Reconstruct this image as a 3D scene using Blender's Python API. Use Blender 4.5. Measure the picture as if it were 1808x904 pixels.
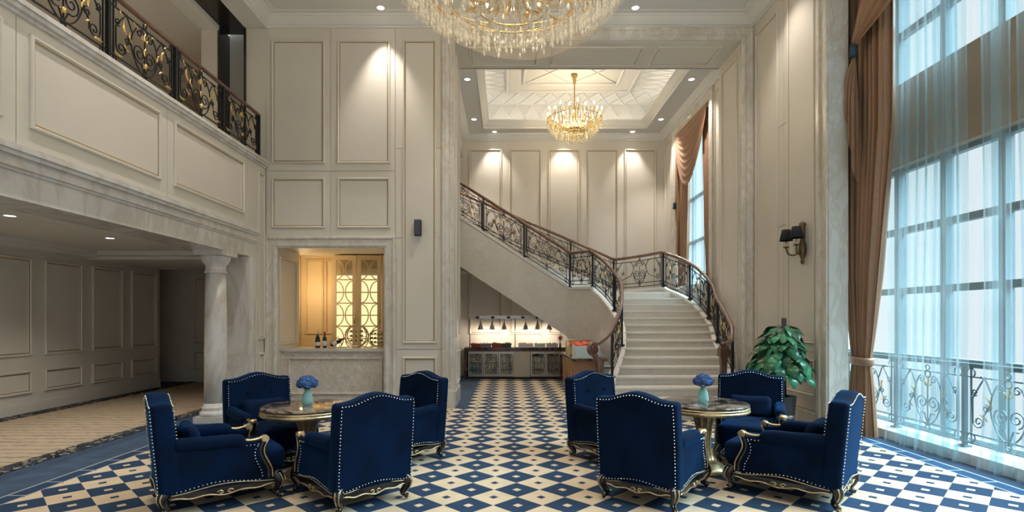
import bpy, math, random
from mathutils import Vector, Matrix
random.seed(7)
PI = math.pi
R = math.radians
S = bpy.context.scene
COL = S.collection
for o in list(bpy.data.objects): bpy.data.objects.remove(o)

# ------------------------------------------------------------------ camera
F, VX, VY, EYE = 955.0, 894.0, 563.0, 1.65       # focal (px), vanishing point (px), eye height
cd = bpy.data.cameras.new('camera'); cam = bpy.data.objects.new('camera', cd); COL.objects.link(cam)
cd.sensor_width = 36; cd.lens = F / 1808 * 36
cd.shift_x = (904 - VX) / 1808; cd.shift_y = (VY - 452) / 1808
cam.location = (0, 0, EYE); cam.rotation_euler = (PI / 2, 0, 0); cd.clip_start = .05
S.camera = cam
# ------------------------------------------------------------------ world, sun, exposure
w = bpy.data.worlds.new('world'); S.world = w; w.use_nodes = True
bg = w.node_tree.nodes['Background']; bg.inputs[0].default_value = (.90, .96, 1.0, 1); bg.inputs[1].default_value = .84
sd = bpy.data.lights.new('overcast_daylight', 'SUN'); sun = bpy.data.objects.new('overcast_daylight', sd); COL.objects.link(sun)
sd.energy = 27; sd.angle = R(65); sd.color = (.66, .88, 1.0)
sun.rotation_euler = Vector((-1, .10, -1.4)).to_track_quat('-Z', 'Y').to_euler()
S.view_settings.view_transform = 'Standard'; S.view_settings.look = 'None'
S.view_settings.gamma = 1; S.view_settings.exposure = 0.27; S.view_settings.use_curve_mapping = False
S.cycles.use_denoising = True
S.cycles.max_bounces = 7; S.cycles.diffuse_bounces = 4; S.cycles.glossy_bounces = 3
S.cycles.transparent_max_bounces = 12; S.cycles.transmission_bounces = 4
S.cycles.sample_clamp_indirect = 4; S.cycles.caustics_reflective = False; S.cycles.caustics_refractive = False
def portal(name, loc, sx, sy, rot):
    l = bpy.data.lights.new(name, 'AREA'); l.shape = 'RECTANGLE'; l.size = sx; l.size_y = sy; l.cycles.is_portal = True
    o = bpy.data.objects.new(name, l); COL.objects.link(o); o.location = loc; o.rotation_euler = rot
portal('window_portal', (6.0, 3.15, 3.5), 6.9, 12.2, (0, R(90), 0))
portal('rear_window_portal', (0, -3.3, 2.6), 12.5, 5.0, (R(90), 0, 0))
portal('hall_window_portal', (5.0, 13.25, 4.6), 4.0, 2.6, (0, R(90), 0))

def PX(x, Y=10.0): return (x - VX) / F * Y
def PZ(y, Y=10.0): return EYE + (VY - y) / F * Y

# ------------------------------------------------------------------ mesh building
class MB:
    def __init__(s): s.v = []; s.f = []; s.m = []; s.sm = []
    def face(s, idx, m=0, sm=False): s.f.append(tuple(idx)); s.m.append(m); s.sm.append(sm)
    def add(s, vs): n = len(s.v); s.v += [tuple(p) for p in vs]; return n
    def box(s, x0, x1, y0, y1, z0, z1, m=0):
        n = s.add([(x0,y0,z0),(x1,y0,z0),(x1,y1,z0),(x0,y1,z0),(x0,y0,z1),(x1,y0,z1),(x1,y1,z1),(x0,y1,z1)])
        for q in ((3,2,1,0),(4,5,6,7),(0,1,5,4),(1,2,6,5),(2,3,7,6),(3,0,4,7)): s.face([n+i for i in q], m)
        return s
    def obox(s, o, u, v, n, w, h, d, m=0):          # box from corner o along unit vectors u,v and depth n
        o, u, v, n = map(Vector, (o, u, v, n)); a = []
        for k in (0, d):
            a += [o+n*k, o+u*w+n*k, o+u*w+v*h+n*k, o+v*h+n*k]
        i = s.add(a)
        for q in ((3,2,1,0),(4,5,6,7),(0,1,5,4),(1,2,6,5),(2,3,7,6),(3,0,4,7)): s.face([i+j for j in q], m)
        return s
    def prism(s, pts, fn, d0, d1, m=0, sm=False):   # 2D outline pts, fn(a,b,d)->xyz
        n = len(pts); i = s.add([fn(a, b, d0) for a, b in pts] + [fn(a, b, d1) for a, b in pts])
        s.face([i+k for k in range(n)], m); s.face([i+n+k for k in reversed(range(n))], m)
        for k in range(n):
            k2 = (k+1) % n; s.face([i+k2, i+k, i+n+k, i+n+k2], m, sm)
        return s
    def grid(s, P, m=0, sm=True, closed_u=False):
        nu, nv = len(P), len(P[0]); i = s.add([p for r in P for p in r])
        for a in range(nu if closed_u else nu-1):
            for b in range(nv-1):
                a2 = (a+1) % nu
                s.face([i+a*nv+b, i+a2*nv+b, i+a2*nv+b+1, i+a*nv+b+1], m, sm)
        return s
    def tube(s, pts, r, n=6, m=0, cap=True, closed=False, up=(0,0,1), flat=1.0, sm=True):
        P = [Vector(p) for p in pts]; L = len(P); rings = []
        upv = Vector(up); prev = None
        for i, p in enumerate(P):
            if closed: t = P[(i+1) % L] - P[i-1]
            else: t = P[min(i+1, L-1)] - P[max(i-1, 0)]
            if t.length < 1e-9: t = Vector((0,0,1))
            t.normalize()
            if prev is None:
                a = upv if abs(t.dot(upv)) < .95 else Vector((1,0,0)) if abs(t.x) < .9 else Vector((0,1,0))
                x = (a - t*a.dot(t)).normalized()
            else:
                x = prev - t*prev.dot(t)
                x = x.normalized() if x.length > 1e-6 else t.orthogonal().normalized()
            prev = x; y = t.cross(x)
            rr = r[i] if isinstance(r, (list, tuple)) else r
            off = PI/4 if n == 4 else 0
            rings.append([p + x*math.cos(off+2*PI*k/n)*rr + y*math.sin(off+2*PI*k/n)*rr*flat for k in range(n)])
        i0 = s.add([q for rg in rings for q in rg])
        for i in range(L if closed else L-1):
            j = (i+1) % L
            for k in range(n):
                k2 = (k+1) % n
                s.face([i0+i*n+k, i0+i*n+k2, i0+j*n+k2, i0+j*n+k], m, sm and n > 4)
        if cap and not closed:
            s.face([i0+k for k in reversed(range(n))], m); s.face([i0+(L-1)*n+k for k in range(n)], m)
        return s
    def lathe(s, prof, c=(0,0,0), n=24, m=0, sm=True, rad=None):   # prof [(r,z)]
        c = Vector(c); rings = []
        for r, z in prof:
            rings.append([(c.x + r*(rad(2*PI*k/n) if rad else 1)*math.cos(2*PI*k/n), c.y + r*(rad(2*PI*k/n) if rad else 1)*math.sin(2*PI*k/n), c.z+z) for k in range(n)])
        i0 = s.add([q for rg in rings for q in rg])
        for i in range(len(prof)-1):
            for k in range(n):
                k2 = (k+1) % n
                s.face([i0+i*n+k, i0+i*n+k2, i0+(i+1)*n+k2, i0+(i+1)*n+k], m, sm)
        if prof[0][0] > 1e-4: s.face([i0+k for k in reversed(range(n))], m)
        if prof[-1][0] > 1e-4: s.face([i0+(len(prof)-1)*n+k for k in range(n)], m)
        return s
    def rbox(s, size, r, fn=None, c=(0,0,0), nseg=(3,3,3), m=0):
        H = [x/2 for x in size]; r = min(r, *H); L = [h-r for h in H]
        tn = [math.tan(R(a)) for a in (45, 30, 15)]
        def ax(l, n):
            out = [-l - r*t for t in tn] + [-l + 2*l*k/n for k in range(n+1)] + [l + r*t for t in reversed(tn)]
            return out
        A = [ax(L[i], nseg[i]) for i in range(3)]
        key = {}
        def vert(p):
            inn = [max(-L[i], min(L[i], p[i])) for i in range(3)]
            d = Vector([p[i]-inn[i] for i in range(3)])
            d = d.normalized()*r if d.length > 1e-9 else d
            q = Vector(inn) + d
            k = (round(q.x, 5), round(q.y, 5), round(q.z, 5))
            if k not in key:
                q = q + Vector(c)
                key[k] = s.add([fn(q) if fn else q])
            return key[k]
        for axis in range(3):
            u, v = (axis+1) % 3, (axis+2) % 3
            for sg in (-1, 1):
                for a in range(len(A[u])-1):
                    for b in range(len(A[v])-1):
                        q = []
                        for (i, j) in ((a,b),(a+1,b),(a+1,b+1),(a,b+1)):
                            p = [0,0,0]; p[axis] = sg*(L[axis]+r); p[u] = A[u][i]; p[v] = A[v][j]; q.append(vert(p))
                        q2 = []
                        for x in q:
                            if x not in q2: q2.append(x)
                        if len(q2) >= 3: s.face(q2 if sg > 0 else q2[::-1], m, True)
        return s
    def ball(s, c, r, nu=6, nv=4, m=0, sz=1.0):
        prof = [(max(r*math.sin(PI*i/nv), 1e-5), -r*sz*math.cos(PI*i/nv)) for i in range(nv+1)]
        return s.lathe(prof, c, nu, m)
    def mesh(s, name, mats):
        me = bpy.data.meshes.new(name); me.from_pydata(s.v, [], s.f)
        for m in (mats if isinstance(mats, (list, tuple)) else [mats]): me.materials.append(m)
        me.polygons.foreach_set('material_index', s.m); me.polygons.foreach_set('use_smooth', s.sm)
        me.update(); return me
    def build(s, name, mats, parent=None, loc=None):
        return link(name, s.mesh(name, mats), parent, loc)
def link(name, me, parent=None, loc=None):
    o = bpy.data.objects.new(name, me); COL.objects.link(o)
    if parent: o.parent = parent
    if loc: o.location = loc
    return o
def tag(o, label=None, cat=None, group=None, kind=None):
    if label: o['label'] = label
    if cat: o['category'] = cat
    if group: o['group'] = group
    if kind: o['kind'] = kind
    return o
def struct(o, label=None): o['kind'] = 'structure'; return tag(o, label, 'building part' if False else None)
def thing(name, label, cat, loc=(0,0,0), rz=0, group=None):
    o = bpy.data.objects.new(name, None); COL.objects.link(o); o.empty_display_size = .1
    o.location = loc; o.rotation_euler = (0, 0, rz); return tag(o, label, cat, group)
def dup(root, loc, rz=0, label=None):
    def cp(o, p):
        c = o.copy(); COL.objects.link(c)
        if p: c.parent = p
        for ch in kids.get(o, []): cp(ch, c)
        return c
    kids = {}
    st = [root]
    while st:
        o = st.pop(); kids[o] = list(o.children); st += kids[o]
    c = cp(root, None); c.location = loc; c.rotation_euler = (0, 0, rz)
    if label: c['label'] = label
    return c
def smooth_path(pts, n=8):
    P = [Vector(p) for p in pts]; out = []
    for i in range(len(P)-1):
        p0 = P[max(i-1, 0)]; p1 = P[i]; p2 = P[i+1]; p3 = P[min(i+2, len(P)-1)]
        for k in range(n):
            t = k/n
            out.append(.5*((2*p1)+(p2-p0)*t+(2*p0-5*p1+4*p2-p3)*t*t+(3*p1-p0-3*p2+p3)*t**3))
    out.append(P[-1]); return out

# ------------------------------------------------------------------ materials
def nt(name):
    m = bpy.data.materials.new(name); m.use_nodes = True; t = m.node_tree
    b = t.nodes['Principled BSDF']; return m, t, b
def mat(name, col, rough=.5, metal=0, var=.0, vscale=8, bump=0, bscale=60, sheen=0, sheencol=None, spec=None, coat=0):
    m, t, b = nt(name)
    b.inputs['Base Color'].default_value = (*col, 1); b.inputs['Roughness'].default_value = rough; b.inputs['Metallic'].default_value = metal
    if spec is not None: b.inputs['Specular IOR Level'].default_value = spec
    if coat: b.inputs['Coat Weight'].default_value = coat
    if sheen:
        b.inputs['Sheen Weight'].default_value = sheen; b.inputs['Sheen Roughness'].default_value = .35
        b.inputs['Sheen Tint'].default_value = (*(sheencol or col), 1)
    tc = t.nodes.new('ShaderNodeTexCoord')
    if var:
        n = t.nodes.new('ShaderNodeTexNoise'); n.inputs['Scale'].default_value = vscale; n.inputs['Detail'].default_value = 5
        t.links.new(tc.outputs['Object'], n.inputs['Vector'])
        r = t.nodes.new('ShaderNodeValToRGB'); t.links.new(n.outputs['Fac'], r.inputs[0])
        r.color_ramp.elements[0].position = .3; r.color_ramp.elements[1].position = .7
        r.color_ramp.elements[0].color = (*[max(0, c*(1-var)) for c in col], 1); r.color_ramp.elements[1].color = (*[min(1, c*(1+var)) for c in col], 1)
        t.links.new(r.outputs[0], b.inputs['Base Color'])
    if bump:
        n = t.nodes.new('ShaderNodeTexNoise'); n.inputs['Scale'].default_value = bscale; n.inputs['Detail'].default_value = 3
        t.links.new(tc.outputs['Object'], n.inputs['Vector'])
        bp = t.nodes.new('ShaderNodeBump'); bp.inputs['Strength'].default_value = bump; bp.inputs['Distance'].default_value = .01
        t.links.new(n.outputs['Fac'], bp.inputs['Height']); t.links.new(bp.outputs[0], b.inputs['Normal'])
    return m
def marble(name, base, vein, scale=2.2, rough=.22, amt=.5, cloud=None, aniso=(1, 1, .45), rot=.6):
    m, t, b = nt(name); N = t.nodes; Lk = t.links
    tc = N.new('ShaderNodeTexCoord'); mp = N.new('ShaderNodeMapping'); mp.inputs['Scale'].default_value = aniso; mp.inputs['Rotation'].default_value = (.3, rot, .4)
    g = N.new('ShaderNodeNewGeometry')
    Lk.new(g.outputs['Position'], mp.inputs[0])
    n1 = N.new('ShaderNodeTexNoise'); n1.inputs['Scale'].default_value = scale; n1.inputs['Detail'].default_value = 9; n1.inputs['Roughness'].default_value = .62; n1.inputs['Distortion'].default_value = 1.1
    Lk.new(mp.outputs[0], n1.inputs['Vector'])
    n2 = N.new('ShaderNodeTexNoise'); n2.inputs['Scale'].default_value = scale*.7; n2.inputs['Detail'].default_value = 6
    Lk.new(mp.outputs[0], n2.inputs['Vector'])
    r1 = N.new('ShaderNodeValToRGB'); e = r1.color_ramp.elements      # vein mask = ridge around .5
    e[0].position = .43; e[0].color = (0,0,0,1); e[1].position = .57; e[1].color = (0,0,0,1)
    x = e.new(.5); x.color = (1,1,1,1)
    Lk.new(n1.outputs['Fac'], r1.inputs[0])
    r2 = N.new('ShaderNodeValToRGB'); r2.color_ramp.elements[0].position = .35; r2.color_ramp.elements[1].position = .68
    cl = cloud or tuple(c*.86 for c in base)
    r2.color_ramp.elements[0].color = (*base, 1); r2.color_ramp.elements[1].color = (*cl, 1)
    Lk.new(n2.outputs['Fac'], r2.inputs[0])
    mu = N.new('ShaderNodeMath'); mu.operation = 'MULTIPLY'; mu.inputs[1].default_value = amt; Lk.new(r1.outputs[0], mu.inputs[0])
    mx = N.new('ShaderNodeMix'); mx.data_type = 'RGBA'; Lk.new(mu.outputs[0], mx.inputs['Factor']); Lk.new(r2.outputs[0], mx.inputs[6]); mx.inputs[7].default_value = (*vein, 1)
    Lk.new(mx.outputs[2], b.inputs['Base Color']); b.inputs['Roughness'].default_value = rough
    return m
def emit(name, col, st):
    m = bpy.data.materials.new(name); m.use_nodes = True; t = m.node_tree; t.nodes.clear()
    e = t.nodes.new('ShaderNodeEmission'); e.inputs[0].default_value = (*col, 1); e.inputs[1].default_value = st
    o = t.nodes.new('ShaderNodeOutputMaterial'); t.links.new(e.outputs[0], o.inputs[0]); return m
def mixmat(name, tcol, gcol, fac, grough=.05, kind='GLOSSY', extra=None):   # transparent / (glossy|diffuse+translucent)
    m = bpy.data.materials.new(name); m.use_nodes = True; t = m.node_tree; t.nodes.clear(); N = t.nodes; Lk = t.links
    tr = N.new('ShaderNodeBsdfTransparent'); tr.inputs[0].default_value = (*tcol, 1)
    o = N.new('ShaderNodeOutputMaterial'); mx = N.new('ShaderNodeMixShader'); mx.inputs[0].default_value = fac
    if kind == 'GLOSSY':
        g = N.new('ShaderNodeBsdfGlossy'); g.inputs[0].default_value = (*gcol, 1); g.inputs['Roughness'].default_value = grough; out = g.outputs[0]
    else:
        d = N.new('ShaderNodeBsdfDiffuse'); d.inputs[0].default_value = (*gcol, 1)
        l = N.new('ShaderNodeBsdfTranslucent'); l.inputs[0].default_value = (*gcol, 1)
        a = N.new('ShaderNodeMixShader'); a.inputs[0].default_value = .6; Lk.new(d.outputs[0], a.inputs[1]); Lk.new(l.outputs[0], a.inputs[2]); out = a.outputs[0]
    Lk.new(tr.outputs[0], mx.inputs[1]); Lk.new(out, mx.inputs[2]); Lk.new(mx.outputs[0], o.inputs[0]); return m
def crystalmat(name, col=(.86, .85, .82)):
    m = bpy.data.materials.new(name); m.use_nodes = True; t = m.node_tree; N = t.nodes; b = N['Principled BSDF']
    b.inputs['Base Color'].default_value = (*col, 1); b.inputs['Roughness'].default_value = .08; b.inputs['IOR'].default_value = 1.8
    tr = N.new('ShaderNodeBsdfTransparent'); tr.inputs[0].default_value = (.97, .96, .93, 1); mx = N.new('ShaderNodeMixShader'); mx.inputs[0].default_value = .38
    t.links.new(tr.outputs[0], mx.inputs[1]); t.links.new(b.outputs[0], mx.inputs[2]); t.links.new(mx.outputs[0], N['Material Output'].inputs[0]); return m
M = {}
M['cream'] = mat('cream_lacquer', (.65, .605, .535), .45, var=.02, vscale=1.5)
M['gilt_line'] = mat('gilt_line', (.36, .26, .12), .4, .3)
M['white'] = mat('white_plaster', (.70, .69, .66), .6)
M['ceil'] = mat('ceiling_paint', (.66, .655, .63), .7)
M['marble'] = marble('cream_marble', (.68, .65, .60), (.47, .39, .30), 3.6, .2, .5, (.59, .555, .50))
M['marble_w'] = marble('white_marble', (.70, .685, .66), (.46, .40, .33), 1.8, .18, .5, (.61, .59, .565), (1, 1, .3), .9)
M['marble_bar'] = marble('bar_marble', (.72, .665, .60), (.46, .37, .29), 9, .25, .55, (.60, .545, .48), (1, 1, 1))
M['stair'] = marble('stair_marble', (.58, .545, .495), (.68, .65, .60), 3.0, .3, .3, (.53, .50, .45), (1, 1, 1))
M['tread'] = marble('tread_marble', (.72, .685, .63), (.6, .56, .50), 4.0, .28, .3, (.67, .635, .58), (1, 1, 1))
M['darkmarble'] = marble('dark_table_marble', (.018, .015, .014), (.40, .31, .24), 2.6, .07, .55, (.04, .03, .024), (1, 1, 1))
M['blackmarble'] = marble('dark_counter_marble', (.02, .017, .016), (.3, .2, .13), 4, .1, .6, (.05, .03, .022), (1, 1, 1))
M['iron'] = mat('wrought_iron', (.012, .012, .014), .45, .3)
M['leafgold'] = mat('leaf_gold', (.78, .56, .20), .32, .9)
M['gold'] = mat('antique_gold', (.62, .47, .27), .33, .85, var=.25, vscale=30)
M['brass'] = mat('chandelier_brass', (.70, .48, .18), .25, .95)
M['wood'] = mat('mahogany', (.115, .046, .030), .3, var=.35, vscale=14, coat=.4)
M['railwood'] = mat('handrail_mahogany', (.16, .078, .055), .28, var=.3, vscale=12, coat=.5)
M['velvet'] = mat('royal_blue_velvet', (.0004, .0068, .0255), .85, var=.5, vscale=3.0, sheen=.42, sheencol=(.002, .14, .42), spec=.1)
M['pillow'] = mat('blue_cushion_velvet', (.0005, .0072, .028), .8, var=.4, vscale=6, sheen=.38, sheencol=(.002, .13, .38), spec=.1)
M['lacquer'] = mat('black_lacquer', (.006, .006, .008), .22, 0, coat=.3)
M['nail'] = mat('silver_nailheads', (.85, .82, .74), .22, .95)
M['navy'] = mat('navy_carpet', (.030, .058, .105), .95, var=.25, vscale=5, bump=.3, bscale=200)
M['bronze'] = mat('dark_bronze_panel', (.055, .05, .045), .18, .6)
M['brown'] = mat('gallery_wallcover', (.40, .32, .23), .7, var=.06, vscale=3)
M['steel'] = mat('brushed_steel', (.45, .43, .40), .3, .9)
M['copper'] = mat('copper_panel', (.42, .23, .15), .35, .5)
M['black'] = mat('matte_black', (.012, .012, .014), .55)
M['niche'] = mat('bar_cream_panel', (.62, .50, .32), .5)
M['frame'] = mat('window_frame', (.20, .27, .29), .5)
M['sill'] = mat('window_sill', (.72, .74, .74), .5)
M['spandrel'] = mat('wood_spandrel', (.30, .225, .16), .6, var=.1, vscale=2)
M['curtain'] = mat('bronze_silk', (.30, .17, .10), .5, var=.08, vscale=20, sheen=.35, sheencol=(.6, .42, .3))
M['tassel'] = mat('teal_tassel', (.02, .05, .075), .7)
M['sheer'] = mixmat('sheer_voile', (.83, .935, .96), (.62, .65, .66), .19, kind='CLOTH')
M['glass'] = mixmat('window_glass', (.93, .97, .98), (1, 1, 1), .05)
M['cabglass'] = mixmat('cabinet_glass', (.93, .93, .9), (1, 1, 1), .07)
M['crystal'] = crystalmat('crystal'); M['amber'] = crystalmat('amber_crystal', (.92, .80, .54))
M['net'] = mixmat('bead_net', (.97, .95, .92), (.66, .62, .54), .16, kind='CLOTH')
M['vase'] = mixmat('teal_glass', (.68, .90, .88), (.66, .86, .84), .6, kind='CLOTH')
M['bulb'] = emit('candle_bulb', (1, .85, .6), 14)
M['spot'] = emit('downlight_lens', (1, .97, .9), 9)
M['led'] = emit('cabinet_led', (1, .80, .42), 1.35)
M['leaf'] = mat('pothos_leaf', (.028, .17, .075), .3, var=.4, vscale=9)
t_ = M['leaf'].node_tree; oi = t_.nodes.new('ShaderNodeObjectInfo'); hs = t_.nodes.new('ShaderNodeHueSaturation'); hs.name = 'leaf_tone'
mr = t_.nodes.new('ShaderNodeMapRange'); mr.inputs[3].default_value = .45; mr.inputs[4].default_value = 1.5; t_.links.new(oi.outputs['Random'], mr.inputs[0]); t_.links.new(mr.outputs[0], hs.inputs['Value'])
pb = t_.nodes['Principled BSDF']; src = pb.inputs['Base Color'].links[0].from_socket; t_.links.new(src, hs.inputs['Color']); t_.links.new(hs.outputs[0], pb.inputs['Base Color'])
M['stem'] = mat('plant_stem', (.05, .12, .03), .6)
M['petal'] = mat('hydrangea_petal', (.06, .135, .34), .8, var=.75, vscale=45)
M['bottle'] = mat('dark_bottle_glass', (.008, .012, .01), .08)
M['label'] = mat('paper_label', (.65, .6, .45), .7)
M['label2'] = mat('white_label', (.6, .66, .7), .7)
M['foilgold'] = mat('gold_foil', (.75, .62, .35), .35, .7)
M['foilred'] = mat('red_foil', (.25, .05, .03), .4, .3)
M['bronzelamp'] = mat('aged_bronze', (.17, .115, .06), .35, .8)
M['shade'] = mat('black_lampshade', (.012, .013, .018), .8)
M['shadein'] = emit('lampshade_lining', (1, .93, .8), 1.0)
M['red'] = mat('red_dish', (.38, .035, .025), .4)
M['greydish'] = mat('grey_dish', (.22, .23, .27), .4)
M['greendish'] = mat('dark_green_dish', (.05, .065, .04), .4)
M['orange'] = mat('orange_food', (.75, .12, .06), .6, var=.4, vscale=40)
M['ice'] = mat('ice_box', (.60, .72, .78), .35)
M['food'] = mat('mixed_food', (.45, .36, .3), .6, var=.6, vscale=25)
M['fridgein'] = mat('cooler_interior', (.60, .66, .68), .5, var=.5, vscale=7)  # lightened colour stands in for bright reflections on the door glass
M['silver'] = mat('silver_moulding', (.55, .52, .46), .3, .8)

# carpet with 45 degree check, and its relatives
def carpet(name, mode):
    m, t, b = nt(name); N = t.nodes; Lk = t.links
    b.inputs['Roughness'].default_value = .95; b.inputs['Specular IOR Level'].default_value = .15
    g = N.new('ShaderNodeNewGeometry'); sp = N.new('ShaderNodeSeparateXYZ'); Lk.new(g.outputs['Position'], sp.inputs[0])
    def mt(op, a, bb=None, c=None):
        n = N.new('ShaderNodeMath'); n.operation = op
        for i, v in enumerate((a, bb, c)):
            if v is None: continue
            if isinstance(v, (int, float)): n.inputs[i].default_value = v
            else: Lk.new(v, n.inputs[i])
        return n.outputs[0]
    def mix(f, a, bb):
        n = N.new('ShaderNodeMix'); n.data_type = 'RGBA'; Lk.new(f, n.inputs['Factor'])
        for i, v in ((6, a), (7, bb)):
            if isinstance(v, tuple): n.inputs[i].default_value = (*v, 1)
            else: Lk.new(v, n.inputs[i])
        return n.outputs[2]
    X, Y = sp.outputs[0], sp.outputs[1]
    nz = N.new('ShaderNodeTexNoise'); nz.inputs['Scale'].default_value = 6; nz.inputs['Detail'].default_value = 6; Lk.new(g.outputs['Position'], nz.inputs['Vector'])
    fine = N.new('ShaderNodeTexNoise'); fine.inputs['Scale'].default_value = 220; Lk.new(g.outputs['Position'], fine.inputs['Vector'])
    blue, beige = (.024, .050, .098), (.60, .48, .335)
    if mode == 'check':
        D = .437
        p = mt('DIVIDE', mt('SUBTRACT', X, .102), D); q = mt('DIVIDE', mt('SUBTRACT', Y, 4.77), D)
        a = mt('ADD', p, q); c = mt('SUBTRACT', p, q)
        ra = mt('ROUND', a); rc = mt('ROUND', c)
        par = mt('ABSOLUTE', mt('MODULO', mt('ADD', ra, rc), 2))
        da = mt('ABSOLUTE', mt('SUBTRACT', a, ra)); dc = mt('ABSOLUTE', mt('SUBTRACT', c, rc))
        small = mt('LESS_THAN', mt('MAXIMUM', da, dc), .105)
        fac = mt('ABSOLUTE', mt('SUBTRACT', par, small))
        col = mix(fac, blue, beige)
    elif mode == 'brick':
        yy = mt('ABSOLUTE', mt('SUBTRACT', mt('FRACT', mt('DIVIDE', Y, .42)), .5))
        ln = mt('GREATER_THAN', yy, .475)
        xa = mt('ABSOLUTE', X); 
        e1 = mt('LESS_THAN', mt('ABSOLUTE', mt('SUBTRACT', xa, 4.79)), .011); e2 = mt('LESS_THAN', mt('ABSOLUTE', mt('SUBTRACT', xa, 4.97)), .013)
        f = mt('MAXIMUM', ln, mt('MAXIMUM', e1, e2)); col = mix(f, (.035, .085, .17), (.42, .50, .56))  # brighter copy of the left border, window light put into its colours
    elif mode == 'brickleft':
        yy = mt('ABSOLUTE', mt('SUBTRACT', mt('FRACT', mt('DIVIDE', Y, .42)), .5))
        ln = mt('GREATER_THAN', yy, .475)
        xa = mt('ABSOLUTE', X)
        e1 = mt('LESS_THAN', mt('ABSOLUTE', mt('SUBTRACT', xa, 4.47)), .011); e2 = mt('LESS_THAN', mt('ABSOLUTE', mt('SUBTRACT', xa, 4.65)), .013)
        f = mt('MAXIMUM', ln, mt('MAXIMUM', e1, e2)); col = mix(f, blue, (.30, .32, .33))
    elif mode == 'stripe':
        wob = N.new('ShaderNodeTexNoise'); wob.inputs['Scale'].default_value = 5; wob.inputs['Detail'].default_value = 4; Lk.new(g.outputs['Position'], wob.inputs['Vector'])
        s = mt('FRACT', mt('ADD', mt('DIVIDE', Y, .20), mt('MULTIPLY', wob.outputs['Fac'], .9)))
        f = mt('MULTIPLY', mt('LESS_THAN', mt('ABSOLUTE', mt('SUBTRACT', s, .5)), .10), .6)
        col = mix(f, (.46, .36, .25), (.16, .13, .11))
    else:
        v = N.new('ShaderNodeTexVoronoi'); v.inputs['Scale'].default_value = 14; v.feature = 'DISTANCE_TO_EDGE'; Lk.new(g.outputs['Position'], v.inputs['Vector'])
        v2 = N.new('ShaderNodeTexVoronoi'); v2.inputs['Scale'].default_value = 14; Lk.new(g.outputs['Position'], v2.inputs['Vector'])
        f = mt('GREATER_THAN', v.outputs['Distance'], .09)
        sx = N.new('ShaderNodeSeparateColor'); Lk.new(v2.outputs['Color'], sx.inputs[0])
        pc = mix(mt('GREATER_THAN', sx.outputs[0], .6), (.05, .06, .08), (.30, .26, .19)); col = mix(f, (.012, .013, .018), pc)
    hv = N.new('ShaderNodeHueSaturation'); Lk.new(col, hv.inputs['Color'])
    Lk.new(mt('ADD', .80, mt('MULTIPLY', nz.outputs['Fac'], .4)), hv.inputs['Value'])
    Lk.new(hv.outputs[0], b.inputs['Base Color'])
    bp = N.new('ShaderNodeBump'); bp.inputs['Strength'].default_value = .35; bp.inputs['Distance'].default_value = .006
    Lk.new(fine.outputs['Fac'], bp.inputs['Height']); Lk.new(bp.outputs[0], b.inputs['Normal'])
    return m
M['check'] = carpet('checked_carpet', 'check'); M['brick'] = carpet('brick_border_daylit', 'brick'); M['brickleft'] = carpet('brick_border_carpet_left', 'brickleft')
M['stripe'] = carpet('striped_carpet', 'stripe'); M['pebble'] = carpet('pebble_border', 'pebble')
# ------------------------------------------------------------------ panel and moulding helpers
XA, YA, ZA = Vector((1,0,0)), Vector((0,1,0)), Vector((0,0,1))
PROF = [(0,0,0),(0,.020,0),(.008,.030,0),(.022,.030,0),(.034,.012,0),(.040,.012,1),(.048,.010,1),(.052,.002,0)]
def rect_loop(o, u, v, n, w, h, d, k):
    return [o+u*d+v*d+n*k, o+u*(w-d)+v*d+n*k, o+u*(w-d)+v*(h-d)+n*k, o+u*d+v*(h-d)+n*k]
def panel(parent, o, u, v, n, w, h, sc=1.0, name='wall_panel', mats=None, fill=True):
    o, u, v, n = Vector(o), Vector(u), Vector(v), Vector(n); mb = MB(); prev = None
    for d, k, m in PROF:
        i = mb.add(rect_loop(o, u, v, n, w, h, d*sc, k*sc))
        if prev is not None:
            for a in range(4):
                b = (a+1) % 4; mb.face([prev+a, prev+b, i+b, i+a], m)
        prev = i
    if fill: mb.face([prev, prev+1, prev+2, prev+3], 0)
    return mb.build(name, mats or [M['cream'], M['gilt_line']], parent)
def casing(mb, o, u, v, n, w, h, prof, m=0):        # three sided casing (bottom open), outer size w x h
    o, u, v, n = Vector(o), Vector(u), Vector(v), Vector(n); prev = None
    for d, k in prof:
        i = mb.add([o+u*d+n*k, o+u*d+v*(h-d)+n*k, o+u*(w-d)+v*(h-d)+n*k, o+u*(w-d)+n*k])
        if prev is not None:
            for a in range(3): mb.face([prev+a, prev+a+1, i+a+1, i+a], m)
        prev = i
    return mb
def hring(mb, x0, x1, y0, y1, prof, m=0):            # horizontal ring of mitred loops (inset, z)
    prev = None
    for d, z in prof:
        i = mb.add([(x0+d, y0+d, z), (x1-d, y0+d, z), (x1-d, y1-d, z), (x0+d, y1-d, z)])
        if prev is not None:
            for a in range(4):
                b = (a+1) % 4; mb.face([prev+a, prev+b, i+b, i+a], m)
        prev = i
    return mb
CAS = [(0,-.01),(0,.05),(.02,.065),(.05,.065),(.07,.04),(.135,.035),(.15,.05),(.185,.05),(.20,.03),(.22,.02),(.22,-.03)]
def board(parent, x0, x1, z0, z1, y=10.0, t=.016, g=.006):
    return MB().box(x0+g, x1-g, y, y+t, z0+g, z1-g).build('wall_board', M['cream'], parent)

XL, XR, YF = -4.46, 4.56, 10.0
CEIL = 7.2
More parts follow.
